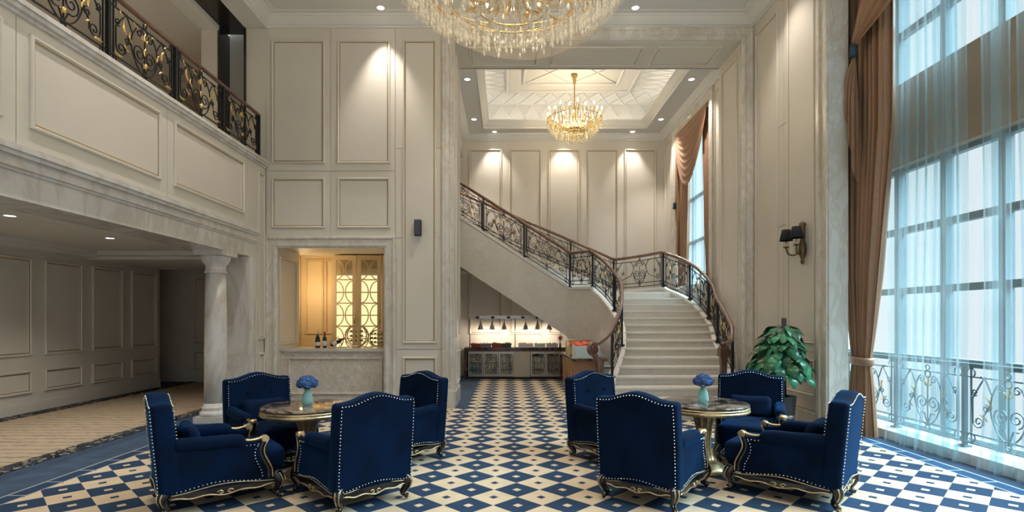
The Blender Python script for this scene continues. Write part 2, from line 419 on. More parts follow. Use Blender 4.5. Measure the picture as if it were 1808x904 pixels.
# ------------------------------------------------------------------ floor and carpets
fl = struct(MB().box(-9.6, 6.2, -3.2, 16.2, -.2, 0).build('floor', M['navy']))
tag(MB().box(-4.46, 4.54, -3, 9.9, 0, .006).box(4.54, 4.78, -3, 7.6, 0, .006).box(-.72, 1.46, 10.0, 14.85, 0, .006).build('patterned_carpet', M['check']),
    'carpet of blue and beige diamonds, each with a small square', 'carpet')
tag(MB().box(4.78, 4.985, -3, 9.25, 0, .005).build('carpet_border', M['brick']), 'brick-lined carpet border along the tall window, daylight painted into its blue', 'carpet')
tag(MB().box(-4.665, -4.46, -3, 9.36, 0, .005).build('carpet_border', M['brickleft']), 'navy brick-lined carpet border by the marble column', 'carpet')
tag(MB().box(-8.05, -5.6, -3, 14.15, 0, .006).build('corridor_carpet', M['stripe']), 'beige carpet with wavy dark stripes in the side corridor', 'carpet')
tag(MB().box(-5.6, -5.34, -3, 14.15, 0, .007).build('corridor_carpet_border', M['pebble']), 'dark pebble-patterned carpet strip between blue carpet and corridor', 'carpet')
tag(MB().box(-8.38, -8.05, -3, 14.15, 0, .007).build('corridor_carpet_border', M['pebble']), 'dark pebble-patterned carpet strip along the corridor panelling', 'carpet')

# ------------------------------------------------------------------ front wall with bar niche and portal
NX0, NX1, NZ = -4.25, -2.20, 2.985
PX0, PX1, PZ1 = -.96, 4.36, 6.79
wf = MB()
Yb = 10.016
wf.box(XL-.36, NX0, Yb, 11.1, 0, 7.4); wf.box(NX0, NX1, Yb, 11.1, NZ, 7.4); wf.box(NX1, PX0, Yb, 11.1, 0, 7.4)
wf.box(PX0, PX1, Yb, 11.1, PZ1, 7.4); wf.box(PX1, 4.82, Yb, 11.1, 0, 7.4)
wall_front = struct(wf.build('wall_front', M['cream']))
xs = [PX(470), PX(584), PX(698), PX(781)]
zr = [PZ(302), PZ(420), 7.03]
for a in range(2):
    board(wall_front, xs[a], xs[a+1], zr[0], 7.2); board(wall_front, xs[a], xs[a+1], zr[1], zr[0])
for z0, z1 in ((PZ(262), 7.2), (PZ(420), PZ(262)), (PZ(617), PZ(420)), (.28, PZ(617))): board(wall_front, xs[2], xs[3], z0, z1)
def fp(x0, x1, y0, y1): panel(wall_front, (PX(x0), YF, PZ(y1)), XA, ZA, -YA, PX(x1)-PX(x0), PZ(y0)-PZ(y1), 1.15)
for x0, x1 in ((480, 574), (596, 689)): fp(x0, x1, 71, 289); fp(x0, x1, 314, 403)
fp(711, 771, 71, 606); fp(711, 771, 630, 691)
bb = struct(MB().box(xs[2], xs[3], 9.96, YF+.01, 0, .24).box(xs[2], xs[3], 9.97, YF, .24, .28).build('baseboard_front', M['marble']))
# niche casing
mb = casing(MB(), (NX0-.2, YF, 0), XA, ZA, -YA, NX1-NX0+.36, NZ+.19, CAS)
struct(mb.build('trim_1', M['marble']))
panel(wall_front, (NX0, 10.12, 1.16), YA, ZA, XA, .82, 1.66)
panel(wall_front, (NX1, 10.94, 1.16), -YA, ZA, -XA, .82, 1.66)
# portal casing, plinths, reveals, soffit panels
struct(casing(MB(), (PX0-.23, YF, 0), XA, ZA, -YA, PX1-PX0+.43, PZ1+.23, CAS).build('trim_2', M['marble']))
for k, x in enumerate((PX0-.24, PX1-.04)): struct(MB().box(x, x+.25, 9.90, 10.02, 0, .32).box(x+.01, x+.24, 9.915, 10.02, .32, .35).build('trim_%d' % (3+k), M['marble']))
for zz, hh in ((1.3, 5.3), (.42, .62)):
    panel(wall_front, (PX0, 10.2, zz), YA, ZA, XA, .72, hh); panel(wall_front, (PX1, 10.92, zz), -YA, ZA, -XA, .72, hh)
struct(MB().box(PX0-.005, PX0+.02, 10.03, 11.1, 0, .3).build('baseboard_left', M['marble']))
for x0, x1 in ((-.72, .62), (.86, 2.62), (2.86, 4.08)):
    panel(wall_front, (x0, 10.2, PZ1), XA, YA, -ZA, x1-x0, .74)
# ------------------------------------------------------------------ right wall between portal and window
WJ = 7.63
wr = struct(MB().box(XR+.016, 4.80, WJ, 10.02, 0, 7.4).build('wall_right', M['cream']))
for z0, z1 in ((.28, 1.16), (1.16, 3.19), (3.19, 4.85), (4.85, 7.2)):
    for y0, y1 in ((7.9, 8.89), (8.89, YF)):
        MB().box(XR, XR+.016, y0+.006, y1-.006, z0+.008, z1-.008).build('wall_board', M['cream'], wr)
for y1, w_ in ((9.86, .80), (8.76, .78)):
    panel(wr, (XR, y1, 1.28), -YA, ZA, -XA, w_, 5.55); panel(wr, (XR, y1, .50), -YA, ZA, -XA, w_, .54)
struct(MB().box(XR-.03, XR+.02, 7.9, YF, 0, .25).box(XR-.02, XR+.02, 7.9, YF, .25, .28).build('baseboard_right', M['marble']))
tr = MB()
for y0, y1, k in ((7.63, 7.70, .05), (7.70, 7.80, .03), (7.80, 7.86, .06), (7.86, 7.92, .035)): tr.box(XR-k, XR+.03, y0, y1, 0, 7.03)
tr.box(XR-.02, 4.81, WJ-.02, WJ, 0, 7.03)
struct(tr.build('trim_5', M['marble']))
# ------------------------------------------------------------------ ceiling of the lounge, cornice
ce = struct(MB().box(XL-.36, XR+1.5, -3.2, 10.02, CEIL, 7.45).build('ceiling', M['ceil']))
cor = hring(MB(), XL, XR, -3, YF, [(0,7.02),(.03,7.02),(.035,7.05),(.07,7.06),(.12,7.10),(.17,7.145),(.185,7.16),(.20,7.16),(.21,7.185),(.30,7.19),(.31,7.205)])
struct(cor.build('trim_6', M['white']))
# ------------------------------------------------------------------ gallery on the left
gal = MB().box(-9.2, -4.70, -3.2, 10.0, 4.2, 4.44).box(-9.2, XL-.36, 10, 14.5, 4.2, 4.44)
struct(gal.build('floor_gallery', M['cream']))
wl = struct(MB().box(-4.7, XL-.016, -3.2, 10.0, 3.2, 4.42).box(-4.95, XL-.016, 9.4, 10.0, 0, 3.2).build('wall_left', M['cream']))
ys = [-2.0, .5, 2.73, 4.92, 7.11, 9.32, 10.0]
for y0, y1 in zip(ys, ys[1:]):
    MB().box(XL-.016, XL, y0+.004, y1-.004, 3.22, 4.42).build('wall_board', M['cream'], wl)
    if y1-y0 > 1: panel(wl, (XL, y0+.13, 3.43), YA, ZA, XA, y1-y0-.28, .88, 1.2)
MB().box(XL-.016, XL, 9.62, 9.996, 0, 3.22).build('wall_board', M['cream'], wl)
panel(wl, (XL, 9.70, 1.28), YA, ZA, XA, .24, 3.02); panel(wl, (XL, 9.70, .45), YA, ZA, XA, .24, .58)
lg = MB()
for x1, z0, z1 in ((.03, 4.42, 4.455), (.065, 4.455, 4.50), (.085, 4.50, 4.545), (.06, 4.545, 4.565)): lg.box(-4.72, XL+x1, -3.2, 10.0, z0, z1)
struct(lg.build('trim_7', M['marble_w']))
en = MB().box(-4.95, XL, -3.2, 9.62, 2.74, 2.99)
for x1, z0, z1 in ((.02, 2.99, 3.02), (.045, 3.02, 3.06), (.03, 3.06, 3.12), (.07, 3.12, 3.16), (.095, 3.16, 3.20), (.06, 3.20, 3.23)): en.box(-4.90, XL+x1, -3.2, 9.62, z0, z1)
struct(en.build('trim_8', M['marble_w']))
jm = MB().box(-4.96, XL+.012, 9.38, 9.62, 0, 2.735).box(XL, XL+.035, 9.42, 9.47, 0, 2.735).box(XL, XL+.03, 9.55, 9.62, 0, 2.735)
struct(jm.build('trim_9', M['marble_w']))
# upper end of the gallery: pier, bronze framed recess, white beam, far wall
struct(MB().box(-5.30, -4.82, 10.35, 10.5, 4.4, 7.1).box(-5.64, -5.30, 10.0, 10.5, 4.4, 7.4).build('wall_gallery_pier', M['cream']))
struct(MB().box(-5.33, -5.29, 9.985, 10.36, 4.4, 7.05).box(-4.85, -4.815, 9.985, 10.36, 4.4, 7.05).build('trim_10', M['bronze']))
struct(MB().box(-5.30, -4.83, -3.2, 10.3, 7.06, 7.3).build('ceiling_bronze_panel', M['bronze']))
struct(MB().box(-5.64, -5.30, -3.2, 10.0, 6.98, 7.4).build('ceiling_beam', M['white']))
struct(MB().box(-4.83, XL, -3.2, 10.0, 7.03, 7.21).build('ceiling_edge', M['ceil']))
struct(MB().box(-9.2, -5.64, -3.2, 14.5, 7.06, 7.4).build('ceiling_gallery', M['ceil']))
wg = MB().box(-9.2, -5.3, 12.6, 12.8, 4.4, 7.1).box(-9.3, -9.1, -3.2, 14.5, 0, 7.4).box(-5.64, -5.3, 10.5, 12.6, 4.4, 7.1)
wgo = struct(wg.build('wall_gallery', M['brown']))
struct(MB().box(-9.1, -5.64, 12.5, 12.6, 6.86, 7.06).box(-9.1, -5.64, 12.42, 12.5, 6.96, 7.06).box(-9.1, -5.64, 12.58, 12.6, 5.9, 5.95).build('trim_11', M['cream']))
# ------------------------------------------------------------------ corridor under the gallery
wc = struct(MB().box(-9.1, -8.4, -3.2, 13.1, 0, 3.0).build('wall_corridor', M['cream']))
y = 13.02
while y > 3:
    panel(wc, (-8.4, y-.92, 1.0), YA, ZA, XA, .86, 1.72, 1.2); panel(wc, (-8.4, y-.92, .34), YA, ZA, XA, .86, .40, 1.2)
    y -= 1.14 if y > 12.9 else 1.13
struct(MB().box(-8.42, -8.37, -3, 13.1, 0, .16).box(-8.42, -8.385, -3, 13.1, .16, .2).build('baseboard_corridor', M['cream']))
we = struct(MB().box(-9.1, -4.8, 14.2, 14.4, 0, 3.0).box(-5.0, -4.8, 9.62, 14.2, 0, 3.0).build('wall_corridor_end', M['cream']))
for x0 in (-8.2, -7.3, -6.4): panel(we, (x0, 14.2, 1.0), XA, ZA, -YA, .72, 1.72); panel(we, (x0, 14.2, .3), XA, ZA, -YA, .72, .5)
struct(MB().box(-9.1, -4.9, -3.2, 14.2, 2.98, 3.1).build('ceiling_corridor', M['ceil']))
cc = MB().box(-8.4, -8.18, -3, 13.1, 2.86, 2.98).box(-8.18, -8.02, -3, 13.1, 2.92, 2.98).box(-8.4, -4.95, 10.6, 10.85, 2.90, 2.98).box(-8.4, -4.95, 10.85, 13.1, 2.84, 2.98)
struct(cc.build('trim_12', M['white']))
# column
co = thing('marble_column', 'round veined marble column under the gallery beam', 'column', (-4.70, 8.75, 0))
MB().box(-.235, .235, -.235, .235, 0, .10).build('plinth', M['marble_w'], co)
MB().lathe([(.225,.10),(.235,.12),(.235,.15),(.215,.17),(.195,.19),(.20,.21),(.205,.235),(.19,.25),(.175,.27),(.17,.30)], n=32).build('base', M['marble_w'], co)
MB().lathe([(.17,.30),(.168,1.0),(.162,1.8),(.150,2.38)], n=32).build('shaft', M['marble_w'], co)
MB().lathe([(.150,2.38),(.165,2.385),(.17,.2+2.20),(.165,2.415),(.152,2.42),(.152,2.50),(.165,2.52),(.19,2.545),(.215,2.60),(.222,2.64),(.222,2.66)], n=32).build('capital', M['marble_w'], co)
MB().box(-.235, .235, -.235, .235, 2.66, 2.74).build('abacus', M['marble_w'], co)
# ------------------------------------------------------------------ stair hall shell
HX0, HX1, HY1, HC = -1.25, 4.55, 15.6, 6.95
wb = struct(MB().box(-3.6, 4.8, HY1, 15.8, 0, 8.0).build('wall_back', M['cream']))
for x0, x1 in ((828, 886), (899, 956), (968, 1023), (1034, 1091), (1102, 1158)):
    panel(wb, (PX(x0, HY1), HY1, 1.2), XA, ZA, -YA, PX(x1, HY1)-PX(x0, HY1), 5.34, 1.3)
    panel(wb, (PX(x0, HY1), HY1, .25), XA, ZA, -YA, PX(x1, HY1)-PX(x0, HY1), .62, 1.3)
wh = MB().box(HX1, 4.85, 11.1, 12.05, 0, 8).box(HX1, 4.85, 14.5, HY1, 0, 8).box(HX1, 4.85, 12.05, 14.5, 0, 2.45).box(HX1, 4.85, 12.05, 14.5, 6.55, 8)
whr = struct(wh.build('wall_hall_right', M['cream']))
for y1, w_ in ((11.78, .5), (15.45, .55)): panel(whr, (HX1, y1, 1.3), -YA, ZA, -XA, w_, 5.3)
tw = MB()
prof = [(0,-.01),(0,.05),(.03,.07),(.06,.07),(.09,.04),(.15,.035),(.18,.055),(.22,.04),(.24,.0),(.24,-.1)]
casing(tw, (HX1, 14.72, 2.4), -YA, ZA, -XA, 2.88, 4.36, prof)
tw.box(HX1-.01, HX1+.28, 14.46, 14.50, 2.4, 6.55).box(HX1-.01, HX1+.28, 12.05, 12.09, 2.4, 6.55)
struct(tw.build('trim_13', M['marble']))
wl2 = struct(MB().box(HX0-.2, HX0, 11.1, 13.4, 0, 8).box(-3.6, HX0, 13.2, 13.4, 0, 8).box(-3.8, -3.6, 13.2, 15.8, 0, 8).box(-3.6, HX0, 13.4, HY1, 6.3, 8).build('wall_hall_left', M['cream']))
struct(MB().box(-3.6, -1.95, 13.4, HY1, 4.2, 4.45).build('floor_landing', M['tread']))
TX0, TX1, TY0, TY1 = -.63, 3.88, 11.36, 15.0
hc = MB()
for z in (6.95,):
    hc.box(HX0, TX0, 11.1, HY1, z, 7.05).box(TX1, HX1, 11.1, HY1, z, 7.05).box(TX0, TX1, 11.1, TY0, z, 7.05).box(TX0, TX1, TY1, HY1, z, 7.05)
# recess above the tray
RX0, RX1, RY0, RY1, RZ = -1.0, 4.25, 11.2, 15.4, 7.75
hc.box(RX0-.1, RX1+.1, RY0-.1, RY1+.1, RZ, 7.9); hc.box(RX0-.1, RX0, RY0, RY1, 7.0, RZ); hc.box(RX1, RX1+.1, RY0, RY1, 7.0, RZ); hc.box(RX0, RX1, RY0-.09, RY0, 7.0, RZ); hc.box(RX0, RX1, RY1, RY1+.1, 7.0, RZ)
chall = struct(hc.build('ceiling_hall', M['ceil']))
crown = hring(MB(), TX0, TX1, TY0, TY1, [(-.02,6.95),(-.02,6.93),(.0,6.925),(.01,6.97),(.05,7.0),(.10,7.06),(.13,7.09),(.15,7.10),(.15,7.14),(.12,7.15),(-.2,7.05)])
struct(crown.build('trim_14', M['white']))
hcor = hring(MB(), HX0, HX1, 11.1, HY1, [(0,6.78),(.03,6.78),(.04,6.81),(.08,6.83),(.13,6.88),(.17,6.91),(.185,6.92),(.19,6.95)])
struct(hcor.build('trim_15', M['white']))
rb = MB()
def rib(mb, a, b, z=RZ, w=.022, k=.02):
    a, b = Vector((*a, z)), Vector((*b, z)); d = (b-a); L = d.length; d.normalize(); n = Vector((-d.y, d.x, 0))
    mb.obox(a-n*w/2, d, n, -ZA, L, w, k)
def ribframe(mb, x0, x1, y0, y1, w=.06):
    hring(mb, x0, x1, y0, y1, [(0, RZ), (0, RZ-.04), (w*.5, RZ-.05), (w, RZ-.03), (w, RZ)])
ribframe(rb, .0, 3.3, 12.3, 14.5); ribframe(rb, .42, 2.9, 12.75, 14.05)
n = 6
for i in range(n):
    x0 = RX0+.05+(RX1-RX0-.1)*i/n; x1 = x0+(RX1-RX0-.1)/n; xm = (x0+x1)/2
    for (ya, yb_) in ((RY1, 14.55), (RY0, 12.25)):
        rib(rb, (x0, ya), (xm, yb_)); rib(rb, (xm, yb_), (x1, ya)); rib(rb, (x0, yb_), (xm, ya)); rib(rb, (xm, ya), (x1, yb_))
    a = RX0+(RX1-RX0)*i/n; b = a+(RX1-RX0)/n; m_ = (a+b)/2
    for p, q in (((a, 7.1), (m_, RZ)), ((m_, RZ), (b, 7.1)), ((a, RZ), (m_, 7.1)), ((m_, 7.1), (b, RZ))):
        A = Vector((p[0], RY1, p[1])); B = Vector((q[0], RY1, q[1])); d = (B-A); L = d.length; d.normalize(); nn = Vector((-d.z, 0, d.x)); rb.obox(A-nn*.011, d, nn, -YA, L, .022, .02)
for j in range(4):
    y0 = 12.3+.55*j; y1 = y0+.55; ym = (y0+y1)/2
    for xa, xb in ((RX0, -.05), (RX1, 3.35)):
        rib(rb, (xa, y0), (xb, ym)); rib(rb, (xb, ym), (xa, y1)); rib(rb, (xb, y0), (xa, ym)); rib(rb, (xa, ym), (xb, y1))
for i in range(2):
    x0 = .48+1.18*i; x1 = x0+1.18
    rib(rb, (x0, 12.8), (x1, 14.0)); rib(rb, (x0, 14.0), (x1, 12.8))
r_ = rb.build('ceiling_rib', M['white'], chall); r_['kind'] = 'stuff'
# ------------------------------------------------------------------ closing walls behind the camera, with glazing
wbk = MB().box(-9.3, -6.4, -3.4, -3.2, 0, 7.45).box(6.2, 6.4, -3.4, -3.2, 0, 7.45).box(-6.4, 6.2, -3.4, -3.2, 5.1, 7.45)
for x in (-4.6, -2.0, .6, 3.2): wbk.box(x-.25, x+.25, -3.4, -3.2, 0, 5.1)
struct(wbk.build('wall_rear', M['cream']))
# ------------------------------------------------------------------ tall window on the right
WX = 5.75
wn = thing('window_1', 'tall gridded window wall with teal frames behind sheers', None, (0,0,0)); wn['kind'] = 'structure'
if 'category' in wn: del wn['category']
vy = [-3.2, -2.2, -1.3, -.4, .5, 1.4, 2.3, 3.15, 4.0, 4.6, 5.4, 6.22, 7.06, 7.9, 8.7, 9.3]
for y in vy: MB().box(WX-.05, WX+.06, y-.045, y+.045, .12, 7.2).build('mullion', M['frame'], wn)
for z in (.14, 1.10, 2.05, 2.92, 3.80, 5.0, 5.75, 6.5): MB().box(WX-.04, WX+.05, -3.2, 9.3, z-.045, z+.045).build('transom', M['frame'], wn)
for y0, y1 in zip(vy, vy[1:]):
    for z0, z1 in ((.14, 3.8), (5.0, 7.2)): MB().box(WX-.004, WX+.004, y0+.04, y1-.04, z0+.04, z1).build('pane', M['glass'], wn)
struct(MB().box(WX-.16, WX+.12, -3.2, 9.3, 3.82, 4.98).build('wall_spandrel', M['spandrel']))
struct(MB().box(5.24, WX+.15, -3.2, 9.3, 0, .12).build('window_sill', M['sill']))
struct(MB().box(4.80, 6.1, 9.3, 9.5, 0, 7.45).box(XR, 6.1, -3.2, 9.4, 7.08, 7.2).build('wall_window_end', M['cream']))
# hall window
wn2 = thing('window_2', 'curtained window high beside the stair', None); wn2['kind'] = 'structure'
for y in (12.1, 12.9, 13.7, 14.45): MB().box(4.72, 4.80, y-.035, y+.035, 2.45, 6.55).build('mullion', M['frame'], wn2)
for z in (2.5, 3.6, 4.7, 6.5): MB().box(4.73, 4.79, 12.05, 14.5, z-.035, z+.035).build('transom', M['frame'], wn2)
MB().box(4.755, 4.763, 12.07, 14.48, 2.47, 6.53).build('pane', M['glass'], wn2)
# ------------------------------------------------------------------ lamps
def lamp(name, kind, parent, loc, energy, col, **kw):
    l = bpy.data.lights.new(name, kind); l.energy = energy; l.color = col
    for k, v in kw.items(): setattr(l, k, v)
    o = bpy.data.objects.new(name, l); COL.objects.link(o); o.location = loc
    if parent: o.parent = parent
    return o
WARM = (1.0, .83, .62); NEUT = (1.0, .92, .82)
dl_ring = MB().lathe([(.062,-.002),(.062,-.012),(.082,-.014),(.092,-.008),(.092,0)], n=24).mesh('trim_ring', M['white'])
dl_lens = MB().lathe([(.0001,-.004),(.062,-.006)], n=20).mesh('lens', M['spot'])
def downlight(x, y, z, label, e=120, ang=70, blend=.6, tilt=None, col=NEUT, r=.03):
    t = thing('downlight', label, 'light', (x, y, z), 0, 'recessed ceiling downlights')
    link('trim_ring', dl_ring, t); link('lens', dl_lens, t)
    o = lamp('downlight_beam', 'SPOT', t, (0, 0, -.03), e, col, spot_size=R(ang), spot_blend=blend, shadow_soft_size=r)
    if tilt: o.rotation_euler = Vector(tilt).to_track_quat('-Z', 'Y').to_euler()
    return t
E1 = 200
downlight(-2.24, 9.64, CEIL, 'ceiling downlight above the left cream wall panels', 180, 62, .8, (0, .12, -1))
downlight(2.30, 9.64, CEIL, 'ceiling downlight to the right of the big chandelier', 210, 62, .8, (0, .12, -1))
for x, y, nm in ((-3.4, 7.2, 'left table'), (4.0, 8.5, 'plant'), (-3.4, 4.6, 'left armchairs'), (3.4, 4.6, 'right armchairs'), (0, 3.6, 'middle aisle'), (-3.4, 1.8, 'near left corner'), (3.4, 1.8, 'near right corner'), (0, .4, 'camera end'), (0, 8.4, 'portal aisle')):  # all out of view, added to light the lounge
    downlight(x, y, CEIL, 'added unseen lounge ceiling downlight over the ' + nm, 110 if nm == 'plant' else E1, 95, .8)
for x, y, nm in ((PX(825, 11.95), 11.95, 'left front corner of the hall tray ceiling'), (PX(837, 14.35), 14.35, 'left rear side of the hall tray ceiling'), (PX(873, 15.3), 15.3, 'left of the two by the hall back wall'),
                 (PX(1117, 15.3), 15.3, 'right of the two by the hall back wall'), (PX(1167, 14.35), 14.35, 'right rear side of the hall tray ceiling'), (PX(1221, 11.95), 11.95, 'right front corner of the hall tray ceiling')):
    b_ = y > 15
    downlight(x, y, HC, 'downlight at the ' + nm, 120 if b_ else 210, 70 if b_ else 85, .7, (0, .1, -1) if b_ else None)
downlight(1.66, 15.3, HC, 'downlight by the hall back wall behind the small chandelier', 120, 70, .7, (0, .1, -1))
downlight(-6.37, 6.94, 2.98, 'corridor ceiling downlight nearest the left picture edge', 95, 115, .8)
downlight(-6.5, 8.87, 2.98, 'corridor ceiling downlight nearer the marble column', 95, 115, .8)
downlight(-6.5, 4.6, 2.98, 'corridor ceiling downlight closest to the camera', 95, 115, .8)
downlight(-7.2, 9.0, 7.06, 'gallery ceiling downlight over the far end', 150, 120, .8, None, WARM)
downlight(-7.2, 6.0, 7.06, 'gallery ceiling downlight over the near end', 90, 120, .8, None, WARM)
# cove strip in the hall tray
for nm, loc, sx, sy in (('far', (1.63, 15.2, 7.12), 4.4, .06), ('near', (1.63, 11.27, 7.12), 4.4, .06), ('left', (-.82, 13.37, 7.12), .06, 3.2), ('right', (4.07, 13.37, 7.12), .06, 3.2)):
    t = thing('cove_light', 'hidden light strip on the %s side of the hall tray ceiling' % nm, 'light', loc, 0, 'cove light strips')
    MB().box(-sx/2, sx/2, -sy/2, sy/2, -.02, 0).build('strip', M['white'], t)
    o = lamp('cove_glow', 'AREA', t, (0, 0, .015), 8, (1, .93, .80), shape='RECTANGLE', size=sx, size_y=sy); o.rotation_euler = (PI, 0, 0)

# ------------------------------------------------------------------ staircase
RISE = .1534
def lerp_tab(tab, i):
    for (a, pa), (b, pb) in zip(tab, tab[1:]):
        if i <= b:
            t = (i-a)/(b-a); return Vector(pa)*(1-t)+Vector(pb)*t
    return Vector(tab[-1][1])
def dens(tab):          # smooth table through Catmull-Rom at each quarter step
    idx = [t[0] for t in tab]; P = [Vector((*t[1], 0)) for t in tab]; out = []
    sm = smooth_path(P, 8)
    for k, p in enumerate(sm):
        seg, fr = divmod(k, 8)
        i = idx[seg] + (idx[seg+1]-idx[seg])*fr/8 if seg < len(idx)-1 else idx[-1]
        out.append((i, (p.x, p.y)))
    return out
inL = dens([(0,(1.62,8.80)), (3,(1.96,9.72)), (6,(2.32,10.63)), (9,(2.50,11.5)), (11,(2.47,12.1)), (13,(2.36,12.75)), (15,(2.14,13.2))])
outL = dens([(0,(3.78,8.80)), (1.5,(4.02,9.26)), (3,(4.14,9.72)), (5,(4.24,10.32)), (7,(4.32,10.94)), (8.5,(4.43,11.4)), (10,(4.48,11.88)), (12,(4.42,12.45)), (13.5,(4.24,12.9)), (15,(3.92,13.35))])
LAND_IN = [(2.14,13.2),(1.90,13.42),(1.62,13.62)]
LAND_OUT = [(3.92,13.35),(3.72,13.95),(3.42,14.6),(3.04,15.15)]
def upin(k): return Vector((1.62-.232*(k-15), 13.62+.03*(k-15)))
def upout(k): return Vector((3.04-.355*(k-15), 15.18))
NST = 29
st = thing('staircase', 'curving pale marble staircase with deep grey side wall', 'staircase')
def slab(mb, quad, z0, z1, m=0):
    n = len(quad); i = mb.add([(p[0], p[1], z0) for p in quad]+[(p[0], p[1], z1) for p in quad])
    mb.face([i+k for k in reversed(range(n))], m); mb.face([i+n+k for k in range(n)], m)
    for k in range(n):
        k2 = (k+1) % n; mb.face([i+k, i+k2, i+n+k2, i+n+k], m)
def edge(k):
    if k <= 15: return lerp_tab(inL, k), lerp_tab(outL, k)
    return upin(k), upout(k)
for k in range(NST):
    z = RISE*(k+1)
    if k < 14: (a0, b0), (a1, b1) = edge(k), edge(k+1)
    elif k == 14: continue
    else: (a0, b0), (a1, b1) = edge(k+.0001), edge(k+1)
    mb = MB(); d0 = (a1-a0).normalized()*.03; d1 = (b1-b0).normalized()*.03
    if k == 15: a0, b0 = Vector(LAND_IN[-1]), Vector(LAND_OUT[-1])
    slab(mb, [a0-d0, b0-d1, b1, a1], z-.035, z, 0)
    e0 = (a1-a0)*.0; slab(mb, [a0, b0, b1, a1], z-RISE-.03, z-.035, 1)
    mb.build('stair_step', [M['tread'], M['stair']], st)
# landing (top of the lower flight)
a0, b0 = edge(14); zL = RISE*15
mb = MB(); slab(mb, [a0, b0]+[Vector(p) for p in LAND_OUT]+[Vector(p) for p in reversed(LAND_IN)], zL-.035, zL, 0)
slab(mb, [a0, b0]+[Vector(p) for p in LAND_OUT]+[Vector(p) for p in reversed(LAND_IN)], zL-RISE-.03, zL-.035, 1)
mb.build('landing', [M['tread'], M['stair']], st)
# edge polylines (x, y, floor height) for stringers and rails
def lowpath(tab): return [(p[0], p[1], RISE*i) for i, p in tab if i <= 15.001]
inP = lowpath(inL) + [(x, y, RISE*15) for x, y in LAND_IN[1:]] + [(*upin(k), RISE*k) for k in [15+.5*j for j in range(1, 29)]]
outP = lowpath(outL) + [(x, y, RISE*15) for x, y in LAND_OUT[1:]] + [(*upout(k), RISE*k) for k in [15+.5*j for j in range(1, 29)]]
def offpath(P, d):
    out = []
    for i, p in enumerate(P):
        a = Vector(P[max(i-1, 0)]); b = Vector(P[min(i+1, len(P)-1)]); t = Vector((b.x-a.x, b.y-a.y, 0)).normalized()
        n = Vector((-t.y, t.x, 0)); out.append((p[0]+n.x*d, p[1]+n.y*d, p[2]))
    return out
DEEP = 1.15
def stringer(P, d0, d1, name, top=.14):
    mb = MB(); A = offpath(P, d0); B = offpath(P, d1); rows = []
    for a, b in zip(A, B):
        zb = max(0.0, a[2]-DEEP); zt = a[2]+top
        rows.append([(a[0], a[1], zb), (a[0], a[1], zt-.06), (b[0], b[1], zt-.06), (b[0], b[1], zb)])
    n = len(rows); i0 = mb.add([q for r in rows for q in r])
    for i in range(n-1):
        for k in range(4):
            k2 = (k+1) % 4; mb.face([i0+i*4+k, i0+(i+1)*4+k, i0+(i+1)*4+k2, i0+i*4+k2], 0, False)
    mb.face([i0, i0+1, i0+2, i0+3]); mb.face([i0+(n-1)*4+k for k in (3,2,1,0)])
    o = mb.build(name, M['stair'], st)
    cb = MB(); s = 1 if d1 > d0 else -1
    A2 = offpath(P, d0-.02*s); B2 = offpath(P, d1+.02*s)
    rows = [[(a[0], a[1], a[2]+top-.06), (a[0], a[1], a[2]+top), (b[0], b[1], b[2]+top), (b[0], b[1], b[2]+top-.06)] for a, b in zip(A2, B2)]
    i0 = cb.add([q for r in rows for q in r])
    for i in range(n-1):
        for k in range(4):
            k2 = (k+1) % 4; cb.face([i0+i*4+k, i0+(i+1)*4+k, i0+(i+1)*4+k2, i0+i*4+k2], 0, False)
    cb.face([i0, i0+1, i0+2, i0+3]); cb.face([i0+(n-1)*4+k for k in (3,2,1,0)])
    cb.build('kerb', M['tread'], st)
stringer(inP, 0, .12, 'side_wall'); stringer(outP, 0, .12, 'side_wall')
sf = MB()
pi_ = [p for p in inP]; m_ = 60
def resample(P, n):
    P = [Vector(p) for p in P]; L = [0]
    for a, b in zip(P, P[1:]): L.append(L[-1]+(b-a).length)
    out = []
    j = 0
    for k in range(n):
        s = L[-1]*k/(n-1)
        while j < len(P)-2 and L[j+1] < s: j += 1
        t = (s-L[j])/max(L[j+1]-L[j], 1e-9); out.append(P[j].lerp(P[j+1], max(0, min(1, t))))
    return out
def byheight(P):            # low flight / landing / upper flight resampled separately so both edges correspond
    lo = [p for p in P if p[2] < RISE*15-1e-4]; la = [p for p in P if abs(p[2]-RISE*15) < 1e-3]; up = [p for p in P if p[2] > RISE*15+1e-3]
    return resample(lo, 24)+resample(la, 6)+resample(up, 24)
ia, oa = byheight(inP), byheight(outP)
sf.grid([[(a.x, a.y, max(.02, a.z-DEEP)), (b.x, b.y, max(.02, b.z-DEEP))] for a, b in zip(ia, oa)], 0, False)
sf.build('soffit', M['stair'], st)

